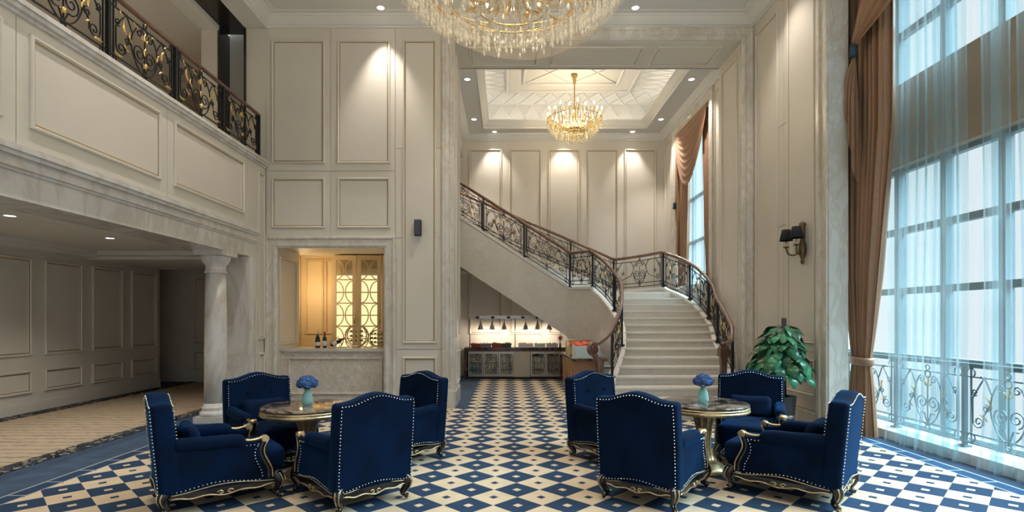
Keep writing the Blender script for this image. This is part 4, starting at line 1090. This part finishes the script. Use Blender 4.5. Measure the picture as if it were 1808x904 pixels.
for (r, z, n) in ((.68, 6.62, 46), (.60, 6.50, 42), (.50, 6.40, 36), (.38, 6.33, 30), (.25, 6.28, 20), (.12, 6.24, 10), (.64, 6.74, 40), (.56, 6.60, 36)):
    for k in range(n):
        a = 2*PI*(k+rnd.random()*.4)/n; link('crystal_strand', s1[rnd.randrange(2)], c2, (r*math.cos(a), r*math.sin(a), z))
for r, z in ((.68, 6.62), (.50, 6.41), (.25, 6.29)):
    MB().tube([(r*math.cos(2*PI*k/36), r*math.sin(2*PI*k/36), z) for k in range(36)], .009, 5, closed=True).build('ring', M['brass'], c2)
lamp('chandelier_glow', 'POINT', c2, (0, 0, 6.60), 95, (1, .80, .52), shadow_soft_size=.25)
# ------------------------------------------------------------------ curtains
def drape(fn, zs, width, folds, amp, nu=None, seed=0, thick=None):
    """fn(z)->(centre, halfwidth) along the window; returns grid rows (along, out, z)"""
    rnd = random.Random(seed); ph = [rnd.uniform(-.5, .5) for _ in range(folds+2)]; nu = nu or folds*8; rows = []
    for z in zs:
        c, hw, am = fn(z); row = []
        for k in range(nu+1):
            t = k/nu; f = t*folds; i = int(f); w_ = .8*math.sin(2*PI*f + 1.3*math.sin(t*7+seed) + .25*math.sin(z*.9+seed)) + .35*math.sin(4.7*PI*f+seed); row.append((c+hw*(2*t-1), w_*am*amp, z))
        rows.append(row)
    return rows
cz = [.02+.1*k for k in range(0, 70)]
tie = 1.06
def cfn(z):
    if z > tie: t = min(1, (z-tie)/3.2); hw = .16+(.50-.16)*(t**.8); c = 7.66-.08*t
    else: t = (tie-z)/tie; hw = .16+.09*t**.7; c = 7.66
    return c, hw, .45+.55*min(1, abs(z-tie)/1.2)
cu = thing('drape', 'bronze silk floor-length drape tied back beside the tall window', 'curtain', (5.03, 0, 0))
MB().grid([[(o*1, a, z) for a, o, z in r] for r in drape(cfn, cz, 0, 8, .085, 112, 3)]).build('panel', M['curtain'], cu)
tbk = MB(); tbk.tube([(.115*math.cos(2*PI*k/20), 7.66+.185*math.sin(2*PI*k/20), tie+.01*math.sin(2*PI*k/20)) for k in range(20)], .055, 6, closed=True, flat=.25)
tbk.build('tieback', M['curtain'], cu)
jb = []                                                # cascading jabot under the tassel
for j in range(31):
    t = j/30; row = []
    for k in range(41):
        s = k/40; zz = abs(((s*3.5) % 1)*2-1); dep = .50+1.55*s*.9+.16*zz
        row.append((-.20+.045*math.sin(s*3.5*2*PI+.4)*min(1, t*2.5)-.06*(1-s)*min(1, t*3), 7.50+(.06+.34*t**.6)*(.55-s*.9)*.5+.02*zz*t, 5.32-dep*t*.95))
    jb.append(row)
MB().grid(jb).build('jabot', M['curtain'], cu)
ts = MB().lathe([(.02,0),(.045,-.03),(.05,-.06),(.04,-.07),(.055,-.16),(.05,-.18)], (-.22, 7.50, 5.46), 12); ts.build('tassel', M['tassel'], cu)
sw = []
for i in range(15):                                       # swag rising to the pelmet
    s = i/14; row = []
    for k in range(21):
        t = k/20; y0 = 7.50+.05*t; z0 = 5.42+.10*t; y1 = 5.0+2.2*t; z1 = 7.02
        y = y0+(y1-y0)*s; z = z0+(z1-z0)*s - .28*math.sin(PI*s)*(1-t); row.append((-.20+.10*s-.045*math.sin(t*7*PI+.5)*math.sin(PI*min(1, s*.9+.12)), y, z))
    sw.append(row)
MB().grid(sw).build('swag', M['curtain'], cu)
pv = MB().box(-.06, .14, 2.0, 8.3, 7.0, 7.08); pv.build('pelmet', M['cream'], cu)
# sheers
sh = [(7.30, 6.86, 'next to the bronze drape', 3), (6.84, 6.47, 'second from the bronze drape', 5), (6.46, 6.14, 'third from the bronze drape', 7), (5.90, 5.58, 'second from the right picture edge', 9), (5.46, 5.1, 'at the right picture edge', 12)]
for k, (ya, yb_, nm, sd_) in enumerate(sh):
    hw0 = (ya-yb_)/2; c0_ = (ya+yb_)/2
    def sfn_(z, hw0=hw0, c0_=c0_, k=k):
        t = max(0, 1-z/1.2); return c0_+.02*math.sin(z*.9+k)-(.0 if k < 2 else .04)*t, hw0*(1+.10*math.sin(z*.6+k)+.10*t), .7+.4*t
    sc_ = tag(MB().grid([[(5.20+o-(.10*max(0, .5-z) if k != 1 else .16*max(0, .5-z)), a, z) for a, o, z in r] for r in drape(sfn_, [.02+.175*j for j in range(0, 41)], 0, 3, .06, 60, sd_)]).build('sheer_curtain', M['sheer']),
        'pale teal sheer curtain panel ' + nm, 'curtain', 'sheer curtain panels')
# hall window curtain
hcn = thing('drape', 'bronze silk drape with a swagged top at the stair hall window', 'curtain', (4.60, 0, 0))
def hfn(z):
    t = max(0, min(1, (z-2.5)/3)); return 14.05-.08*t, .30+.12*t, 1
MB().grid([[(o, a, z) for a, o, z in r] for r in drape(hfn, [2.5+.2*k for k in range(21)], 0, 6, .045, 60, 4)]).build('panel', M['curtain'], hcn)
def hfn2(z):
    t = max(0, min(1, (z-2.5)/3)); return 12.22+.05*t, .14+.20*t, 1
MB().grid([[(o, a, z) for a, o, z in r] for r in drape(hfn2, [2.5+.2*k for k in range(21)], 0, 4, .04, 44, 5)]).build('panel', M['curtain'], hcn)
sw = []
for i in range(25):
    s = i/24; row = []
    for k in range(40):
        t = k/39; sag = 1.4*t; y = 14.42-2.3*s; z = 6.52-.0*t - sag*math.sin(PI*s)**.8*(1-.0*s) - .9*t*(1-s)*.35
        row.append((-.10+.035*math.sin(t*9*2*PI)*math.sin(PI*s)-.05*t*math.sin(PI*s), y, z))
    sw.append(row)
MB().grid(sw).build('swag', M['curtain'], hcn)
jb = []
for j in range(20):
    t = j/19; z = 6.4-2.9*t; jb.append([(-.07+.03*math.sin(s*10+t*8), 14.45-.02-.26*s*(.35+.65*t), z-.35*s*t) for s in [k/16 for k in range(17)]])
MB().grid(jb).build('jabot', M['curtain'], hcn)
MB().lathe([(.02,0),(.045,-.03),(.05,-.06),(.055,-.18)], (-.12, 14.38, 4.75), 10).build('tassel', M['tassel'], hcn)
tag(MB().grid([[(4.68+o, a, z) for a, o, z in r] for r in drape(lambda z: (13.1, .95, 1), [2.5+.4*j for j in range(0, 11)], 0, 9, .025, 80, 31)]).build('sheer_curtain', M['sheer']), 'sheer curtain at the stair hall window', 'curtain')
# ------------------------------------------------------------------ bar niche
bx0, bx1 = -4.72, -1.5
struct(MB().box(bx0-.1, bx0, 11.1, 12.6, 0, 3.2).box(bx1, bx1+.1, 11.1, 12.6, 0, 3.2).box(bx0, bx1, 12.45, 12.6, 0, 3.2).build('wall_bar', M['niche']))
wbar = bpy.data.objects['wall_bar']
struct(MB().box(NX0-.5, NX1+.8, 11.1, 12.6, 3.1, 3.25).build('ceiling_bar', M['cream']))
for x0, w_ in ((-4.62, .42), (-4.16, .22)): panel(wbar, (x0, 12.45, 1.3), XA, ZA, -YA, w_, 1.72, .9, mats=[M['niche'], M['gilt_line']])
panel(wbar, (bx0, 11.2, 1.3), YA, ZA, XA, 1.1, 1.72, .9, mats=[M['niche'], M['gilt_line']])
cb = thing('bar_counter', 'marble bar counter with a framed front in the wall niche', 'counter', (0,0,0))
MB().box(NX0+.0, NX1-.0, 10.22, 10.85, 0, 1.02).build('front', M['marble_bar'], cb)
mb = MB(); prev = None
panel(cb, (NX0+.13, 10.22, .22), XA, ZA, -YA, NX1-NX0-.26, .70, 1, 'front_panel', [M['marble_bar'], M['marble_bar']])
MB().box(NX0+.0, NX1, 10.19, 10.22, 0, .14).build('plinth', M['marble_bar'], cb)
MB().box(NX0+.0, NX1-.0, 10.17, 10.88, 1.04, 1.09).box(NX0+.0, NX1, 10.195, 10.86, 1.02, 1.04).build('worktop', M['marble'], cb)
cab = thing('display_cabinet', 'cream backlit cabinet with curved fretwork glass doors behind the bar', 'cabinet', (0, 12.12, 0))
MB().box(-3.88, -1.6, .02, .33, 0, 3.08).build('body', M['niche'], cab)
MB().box(-3.86, -1.62, -.0, .02, .9, 2.62).build('backlight', M['led'], cab)
for z in (1.2, 1.72, 2.23): MB().box(-3.86, -1.62, -.10, .0, z, z+.02).build('shelf', M['niche'], cab)
for x0 in (-3.86, -3.31, -2.76, -2.21):
    x1 = x0+.54; dr = MB(); y0, y1 = -.14, -.10
    dr.box(x0, x0+.09, y0, y1, .0, 3.06).box(x1-.09, x1, y0, y1, .0, 3.06).box(x0+.09, x1-.09, y0, y1, 2.96, 3.06).box(x0+.09, x1-.09, y0, y1, 0, .98)
    d = dr.build('door', M['niche'], cab); fr = MB(); cx_ = (x0+x1)/2; a_ = .178
    rows_ = [(2.52, 2.96), (2.0, 2.49), (1.49, 1.98), (.98, 1.47)]
    for z0, z1 in rows_:
        zm = (z0+z1)/2; b_ = (z1-z0)/2
        for s in (-1, 1):
            fr.tube([(cx_+s*(a_+.02)-s*(a_)*math.cos(t), y0+.018, zm+b_*math.sin(t)) for t in [(-90+180*k/16)*PI/180 for k in range(17)]], .014, 4)
        fr.box(x0+.09, x1-.09, y0, y1-.01, z0-.015, z0+.01)
    fr.build('fretwork', M['niche'], d)
    MB().box(x0+.09, x1-.09, -.115, -.110, .98, 2.96).build('pane', M['cabglass'], d)
    MB().tube([(x1-.03, -.16, 1.55), (x1-.03, -.16, 1.75)], .009, 6).build('handle', M['brass'], d)
lamp('bar_fill_light', 'POINT', None, (-4.46, 11.6, 2.3), 22, (1, .72, .38), shadow_soft_size=.12)  # unseen point light added behind the reveal to warm the niche
# bottles
def bottle(name, label, loc, kind, rot=(0,0,0)):
    t = thing(name, label, 'bottle', loc, 0, 'wine bottles on the bar'); t.rotation_euler = rot
    if kind == 0: prof = [(.0001,0),(.046,0),(.048,.01),(.048,.14),(.040,.19),(.022,.235),(.016,.26),(.016,.30)]; hz = .36; r = .0485; fo = M['foilgold']; lb = M['label']
    else: prof = [(.0001,0),(.036,0),(.038,.01),(.038,.175),(.034,.20),(.016,.225),(.015,.26)]; hz = .31; r = .0388; fo = M['foilred']; lb = M['label2']
    MB().lathe(prof, n=20).build('glass_body', M['bottle'], t)
    MB().lathe([(r,.04),(r+.0006,.041),(r+.0006,.11 if kind == 0 else .13),(r,.111 if kind == 0 else .131)], n=20).build('label', lb, t)
    MB().lathe([(.0175,prof[-1][1]-.06 if kind == 0 else prof[-1][1]-.03),(.0175,hz-.02),(.018,hz-.012),(.014,hz),(.0001,hz)], n=14).build('foil', fo, t)
    return t
bottle('sparkling_wine_bottle', 'dark sparkling wine bottle with gold foil neck on the bar', (PX(561, 10.5), 10.5, 1.09), 0)
bottle('wine_bottle', 'upright wine bottle with red foil and pale label on the bar', (PX(573.5, 10.5), 10.5, 1.09), 1)
bottle('wine_bottle', 'wine bottle lying tilted in a curved holder on the bar', (PX(585, 10.5), 10.5, 1.135), 1, (0, R(62), 0))
hd = MB(); cxh = PX(594, 10.5)
for yy in (10.455, 10.545):
    hd.tube([(cxh-.13+.15*(1-math.cos(t)), yy, 1.10+.20*math.sin(t)) for t in [k*PI*.55/10 for k in range(11)]], .006, 5)
    hd.tube([(cxh-.15, yy, 1.097), (cxh+.16, yy, 1.097)], .006, 5)
hd.tube([(cxh+.07, 10.45, 1.10), (cxh+.09, 10.45, 1.185), (cxh+.09, 10.55, 1.185), (cxh+.07, 10.55, 1.10)], .006, 5)
tag(hd.build('bottle_holder', M['gold']), 'curved metal holder under the tilted wine bottle', 'bottle holder')
def wine_rack(label, cx_, r, cols, rows_):
    t = thing('wine_rack', label, 'wine rack', (cx_, 10.5, 1.09)); zc = r+.03
    for yy in (-.07, .07):
        MB().tube([(r*math.cos(2*PI*k/40), yy, zc+r*math.sin(2*PI*k/40)) for k in range(40)], .012, 5, closed=True).build('hoop', M['gold'], t)
    ft = MB()
    for sx in (-1, 1): ft.tube([(sx*r*.95, -.1, .006), (sx*r*.55, 0, .05), (sx*r*.2, 0, .03), (sx*r*.95, .1, .006)], .008, 5)
    ft.build('foot', M['gold'], t)
    for j, z in enumerate(rows_):
        hw = math.sqrt(max(.001, r*r-(z-zc)**2)); MB().tube([(-hw, 0, z), (hw, 0, z)], .006, 5).build('bar', M['gold'], t)
    return t, zc
t1, zc = wine_rack('large round hoop wine rack with bottle necks on the bar', PX(630, 10.5), .205, 3, (.12, .21, .30))
t2, zc2 = wine_rack('small round hoop wine rack at the right end of the bar', PX(666, 10.5), .155, 3, (.09, .17, .25))
for cxr, zs_, nx, nm in ((PX(630, 10.5), (.125, .215, .305), 3, 'large'), (PX(666, 10.5), (.095, .175, .255), 4, 'small')):
    for j, z in enumerate(zs_):
        for i in range(nx):
            x = cxr+(i-(nx-1)/2)*(.10 if nm == 'large' else .066)
            o = MB().lathe([(.0001,0),(.018,0),(.019,.05),(.011,.075),(.010,.12),(.0125,.121),(.0125,.13),(.0001,.131)], n=10).build('miniature_bottle', M['bottle']); o.location = (x, 10.53, 1.09+z+.02); o.rotation_euler = (R(90), 0, 0)
            tag(o, 'small dark bottle in the %s row of the %s hoop wine rack, %s' % (('lower', 'middle', 'upper')[j], nm, (('left', 'centre', 'right') if nx == 3 else ('far left', 'inner left', 'inner right', 'far right'))[i]), 'bottle', 'bottles in the %s hoop rack' % nm)
# wall speaker
sp = thing('wall_speaker', 'slim black wall speaker on the cream panelling', 'speaker', (PX(739.5), 9.90, PZ(404)))
MB().rbox((.125, .11, .29), .012, None, (0, .0, 0), (1,1,1)).build('cabinet', M['black'], sp)
MB().box(-.05, .05, -.062, -.055, -.13, .13).build('grille', mat('speaker_grille', (.05, .06, .08), .6), sp)
MB().box(-.02, .02, .05, .10, -.04, .04).build('bracket', M['black'], sp)
# sconce
sc = thing('wall_sconce', 'bronze double-arm wall sconce with black shades on the right wall', 'sconce', (XR, 8.24, 2.70))
MB().lathe([(.01,-.22),(.03,-.19),(.02,-.14),(.045,-.08),(.06,0),(.045,.10),(.03,.16),(.04,.24),(.035,.34),(.05,.40),(.02,.43)], (-.05, 0, 0), 12).build('backplate', M['bronzelamp'], sc)
for sy in (-1, 1):
    P = smooth_path([(-.06, 0, .0), (-.13, sy*.06, -.07), (-.20, sy*.12, -.05), (-.22, sy*.15, .04)], 6)
    arm = MB().tube(P, .014, 6).lathe([(.01,0),(.04,.015),(.045,.025),(.012,.03)], P[-1], 10).build('arm', M['bronzelamp'], sc)
    MB().lathe([(.013,.03),(.013,.11)], P[-1], 8).build('candle', M['foilgold'], arm)
    MB().lathe([(.098,.12),(.062,.29),(.058,.29),(.094,.12)], P[-1], 20).build('lamp_shade', M['shade'], arm)
    MB().lathe([(.093,.124),(.058,.286)], P[-1], 20).build('shade_lining', M['shadein'], arm)
    lamp('sconce_bulb', 'POINT', sc, (P[-1].x, P[-1].y, P[-1].z+.18), 2.4, (1, .86, .62), shadow_soft_size=.02)
# potted plant
PXc, PYc = 4.08, 7.95
pl = thing('potted_pothos', 'tall leafy green pothos on a pole in a dark pot by the wall', 'plant', (PXc, PYc, 0))
MB().lathe([(.0001,.0),(.12,.0),(.135,.02),(.145,.25),(.165,.50),(.17,.52),(.155,.52),(.15,.49),(.0001,.48)], n=28).build('pot', mat('dark_pot', (.035, .035, .042), .3), pl)
MB().lathe([(.147,.20),(.152,.21),(.154,.24),(.150,.25)], n=28).build('pot_band', M['steel'], pl)
MB().tube([(0,0,.45),(0,0,1.66)], .034, 10).build('moss_pole', M['black'], pl)
def leafmesh(L, W_, droop, nm):
    mb = MB(); n = 8; rows = []
    for i in range(n+1):
        t = i/n; wd = W_*(math.sin(PI*min(1, t**.75))**.8)*(1-.15*t)+.002; z = .10*L*math.sin(PI*t)-droop*L*t*t
        heart = -.12*L if i == 0 else 0
        rows.append([(t*L+heart*abs(q)-.06*L*abs(q)*(1-t), q*wd, z-.16*wd*abs(q)**1.5+.10*wd*(1-abs(q))) for q in (-1, -.55, 0, .55, 1)])
    mb.grid(rows); return mb.mesh(nm, M['leaf'])
lm = [leafmesh(.25, .105, .30, 'leaf'), leafmesh(.21, .095, .40, 'leaf'), leafmesh(.27, .11, .22, 'leaf')]
rnd = random.Random(11)
NL = 110
for k in range(NL):
    t = k/(NL-1); z = 1.54-.72*t; a = k*2.39996+rnd.uniform(-.3, .3)
    rad = (.13+.21*min(1, t*1.5)+(.05 if t > .6 else 0))*(.85 if rnd.random() < .3 else 1)
    rad *= .80 if math.cos(a) > .3 else 1.0
    st_ = MB().tube([(0, 0, z-.05), (rad*.5*math.cos(a), rad*.5*math.sin(a), z+.02), (rad*math.cos(a), rad*math.sin(a), z)], .005, 4).build('stalk', M['stem'], pl)
    o = link('leaf', lm[k % 3], pl, (rad*math.cos(a), rad*math.sin(a), z)); sc_ = rnd.uniform(.7, 1.0)*(.8 if math.cos(a) > .3 else 1)
    o.rotation_euler = (rnd.uniform(-.35, .35), rnd.uniform(.15, .75)+(.3 if t > .5 else 0), a+rnd.uniform(-.4, .4)); o.scale = (sc_,)*3
# ------------------------------------------------------------------ buffet in the stair hall
BY = 14.88; q = lambda x: PX(x, BY)
bf_ = thing('buffet_counter', 'dark marble topped buffet counter with glass door coolers at the back', 'counter', (0,0,0))
MB().box(q(820), q(998), BY-.04, 15.55, .80, .86).box(q(820), q(824), BY-.02, 15.55, 0, .80).box(q(989), q(992), BY, 15.55, 0, .80).build('worktop', M['blackmarble'], bf_)
MB().box(q(824), q(990), BY-.01, BY+.02, .755, .80).build('timber_rail', M['wood'], bf_)
MB().box(q(907.5), q(936), BY, 15.5, .05, .755).build('blank_panel', M['cream'], bf_)
MB().box(q(824), q(989), BY+.06, 15.5, 0, .05).build('plinth', M['black'], bf_)
for x0, x1 in ((826.5, 853.5), (853.5, 880.5), (880.5, 907.5), (936.5, 963), (963, 989)):
    c = thing('drinks_cooler', 'drinks cooler with steel framed glass door, %s in the buffet counter' % {826.5: 'first from the left', 853.5: 'second from the left', 880.5: 'third from the left', 936.5: 'second from the right', 963: 'rightmost'}[x0], 'cooler', (0,0,0), 0, 'drinks coolers')
    a, b = q(x0)+.004, q(x1)-.004
    MB().box(a, b, BY+.42, 15.5, .06, .75).box(a, a+.02, BY+.04, BY+.42, .06, .75).box(b-.02, b, BY+.04, BY+.42, .06, .75).box(a, b, BY+.04, BY+.42, .06, .09).box(a, b, BY+.04, BY+.42, .72, .75).build('body', M['fridgein'], c)
    d = MB().box(a, a+.035, BY, BY+.04, .06, .75).box(b-.035, b, BY, BY+.04, .06, .75).box(a+.035, b-.035, BY, BY+.04, .69, .75).box(a+.035, b-.035, BY, BY+.04, .06, .13).build('door', M['steel'], c)
    MB().box(a+.035, b-.035, BY+.015, BY+.02, .13, .69).build('pane', M['cabglass'], d)
    MB().tube([(b-.02, BY-.025, .3), (b-.02, BY-.025, .6)], .008, 6).build('handle', M['steel'], d)
    for z in (.28, .46): MB().box(a+.02, b-.02, BY+.06, BY+.40, z, z+.012).build('shelf', M['steel'], c)
    MB().lathe([(.05,0),(.05,-.03),(.0001,-.03)], ((a+b)/2, BY+.36, .66), 14).build('fan', M['black'], c)
    rndc = random.Random(int(x0))
    for z in (.09, .292, .472):
        for j in range(4):
            xx = a+.06+(b-a-.12)*j/3; MB().box(xx-.028, xx+.028, BY+.14, BY+.24, z, z+rndc.uniform(.07, .13)).build('carton', M[rndc.choice(['label', 'label2', 'ice', 'niche'])], c)
# heat lamp gantry
gn = thing('heat_lamp_gantry', 'steel gantry bar holding food heat lamps above the buffet', 'rack', (0,0,0))
GY = 15.15; g = lambda x: PX(x, GY)
MB().box(g(829), g(990), GY-.05, GY+.05, 1.65, 1.74).build('bar', M['steel'], gn)
for x in (829.5, 909.5, 989): MB().tube([(g(x), GY, .86), (g(x), GY, 1.65)], .014, 8).build('upright', M['steel'], gn)
for x in (843, 870, 898, 923, 949, 975): MB().box(g(x)-.05, g(x)+.05, GY-.055, GY+.055, 1.66, 1.72).build('clip', M['black'], gn)
for i, x in enumerate((848.5, 869, 890, 928, 949, 970)):
    hl = thing('heat_lamp', 'pendant buffet heat lamp, %s from the left' % ('first', 'second', 'third', 'fourth', 'fifth', 'sixth')[i], 'lamp', (g(x), GY, 0), 0, 'buffet heat lamps')
    MB().tube([(0,0,1.65),(0,0,1.56)], .006, 5).build('cord', M['black'], hl)
    MB().lathe([(.012,1.57),(.022,1.55),(.028,1.50),(.055,1.44),(.075,1.37),(.078,1.345),(.07,1.345),(.05,1.43),(.001,1.5)], n=16).build('lamp_shade', M['steel'], hl)
    MB().ball((0,0,1.375), .03, 8, 6).build('bulb', M['bulb'], hl)
    lamp('heat_lamp_glow', 'POINT', hl, (0,0,1.33), 9, (1, .86, .68), shadow_soft_size=.03)
def dish(label, x, mt_, w_=.15, food=None):
    t = thing('serving_dish', label, 'dish', (PX(x, 15.05), 15.05, .86), 0, 'serving dishes on the buffet')
    pr = [(-w_*.8, 0), (w_*.8, 0), (w_, .11), (w_-.012, .11), (w_*.78, .015), (-w_*.78, .015), (-w_+.012, .11), (-w_, .11)]
    MB().prism(pr, lambda a, b, d: (a, d, b), -.13, .13).box(-w_*.9, w_*.9, -.14, -.13, 0, .11).box(-w_*.9, w_*.9, .13, .14, 0, .11).build('bowl', mt_, t)
    fm = MB(); rn = random.Random(int(x))
    for k in range(14): fm.ball((rn.uniform(-.7, .7)*w_, rn.uniform(-.09, .09), .085+rn.uniform(0, .03)), rn.uniform(.022, .035), 6, 4)
    fm.build('food', food or M['food'], t)['kind'] = 'stuff'
dish('red serving dish at the left end of the buffet', 840.5, M['red']); dish('grey serving dish beside the left red dish', 858.5, M['greydish'])
dish('red serving dish in the middle of the four buffet bowls', 877, M['red'], .15, M['greendish']); dish('dark green serving dish on the buffet', 894, M['greendish'], .15, M['greendish'])
dish('long platter of orange food under the right heat lamps', 928, M['steel'], .22, M['orange']); dish('platter of mixed food right of the orange platter', 953, M['steel'], .16); dish('platter of mixed food at the right end of the buffet', 975, M['steel'], .16)
vs = thing('flower_vase', 'slim vase with a spiky pink flower at the buffet end', 'flowers', (PX(989, 14.95), 14.95, .86))
MB().lathe([(.0001,0),(.035,0),(.03,.08),(.018,.14),(.022,.15)], n=12).build('vase', M['greydish'], vs)
fw = MB(); M['pink'] = mat('pink_flower', (.6, .2, .18), .6)
for k in range(12): 
    a = k*PI/6; fw.tube([(0, 0, .26), (.05*math.cos(a), -.02, .26+.05*math.sin(a)), (.11*math.cos(a), -.03, .26+.11*math.sin(a))], [.012, .012, .002], 5)
fw.build('flower', M['pink'], vs); MB().tube([(0,0,.1),(0,0,.26)], .005, 5).build('stem', M['stem'], vs)
# copper island with seafood display
isl = thing('copper_island', 'copper sided serving island with dark top below the stair', 'counter', (0,0,0))
MB().box(1.46, 2.10, 11.62, 14.0, .0, .74).build('body', M['copper'], isl)
MB().box(1.40, 2.16, 11.55, 14.05, .74, .80).build('worktop', M['blackmarble'], isl)
for y in (11.75, 12.3, 12.9, 13.5): MB().box(1.44, 1.46, y, y+.06, .06, .72).build('brass_strip', M['brass'], isl)
ib = thing('seafood_display', 'pale display box heaped with orange seafood on the island', 'display', (0,0,0))
MB().box(1.50, 2.02, 11.7, 12.3, .80, 1.06).build('box', M['ice'], ib)
sf_ = MB(); rn = random.Random(2)
for k in range(60): sf_.ball((rn.uniform(1.53, 1.99), rn.uniform(11.74, 12.26), 1.06+rn.uniform(0, .05)), rn.uniform(.025, .05), 6, 4)
sf_.build('seafood', M['orange'], ib)['kind'] = 'stuff'
gb = thing('glass_case', 'brass edged glass display case behind the seafood box', 'display', (0,0,0))
cs = MB()
for x in (1.46, 2.0):
    for y in (12.5, 13.2): cs.box(x-.012, x+.012, y-.012, y+.012, .80, 1.12)
for z in (.80, 1.10):
    for y in (12.5, 13.2): cs.box(1.46, 2.0, y-.012, y+.012, z, z+.024)
    for x in (1.46, 2.0): cs.box(x-.012, x+.012, 12.5, 13.2, z, z+.024)
cs.build('frame', M['brass'], gb); MB().box(1.47, 1.99, 12.51, 13.19, .83, 1.0).build('tray', M['foilgold'], gb)
sf_ = MB()
for k in range(40): sf_.ball((rn.uniform(1.52, 1.95), rn.uniform(12.55, 13.15), 1.02+rn.uniform(0, .05)), rn.uniform(.03, .05), 6, 4)
sf_.build('food', M['orange'], gb)['kind'] = 'stuff'
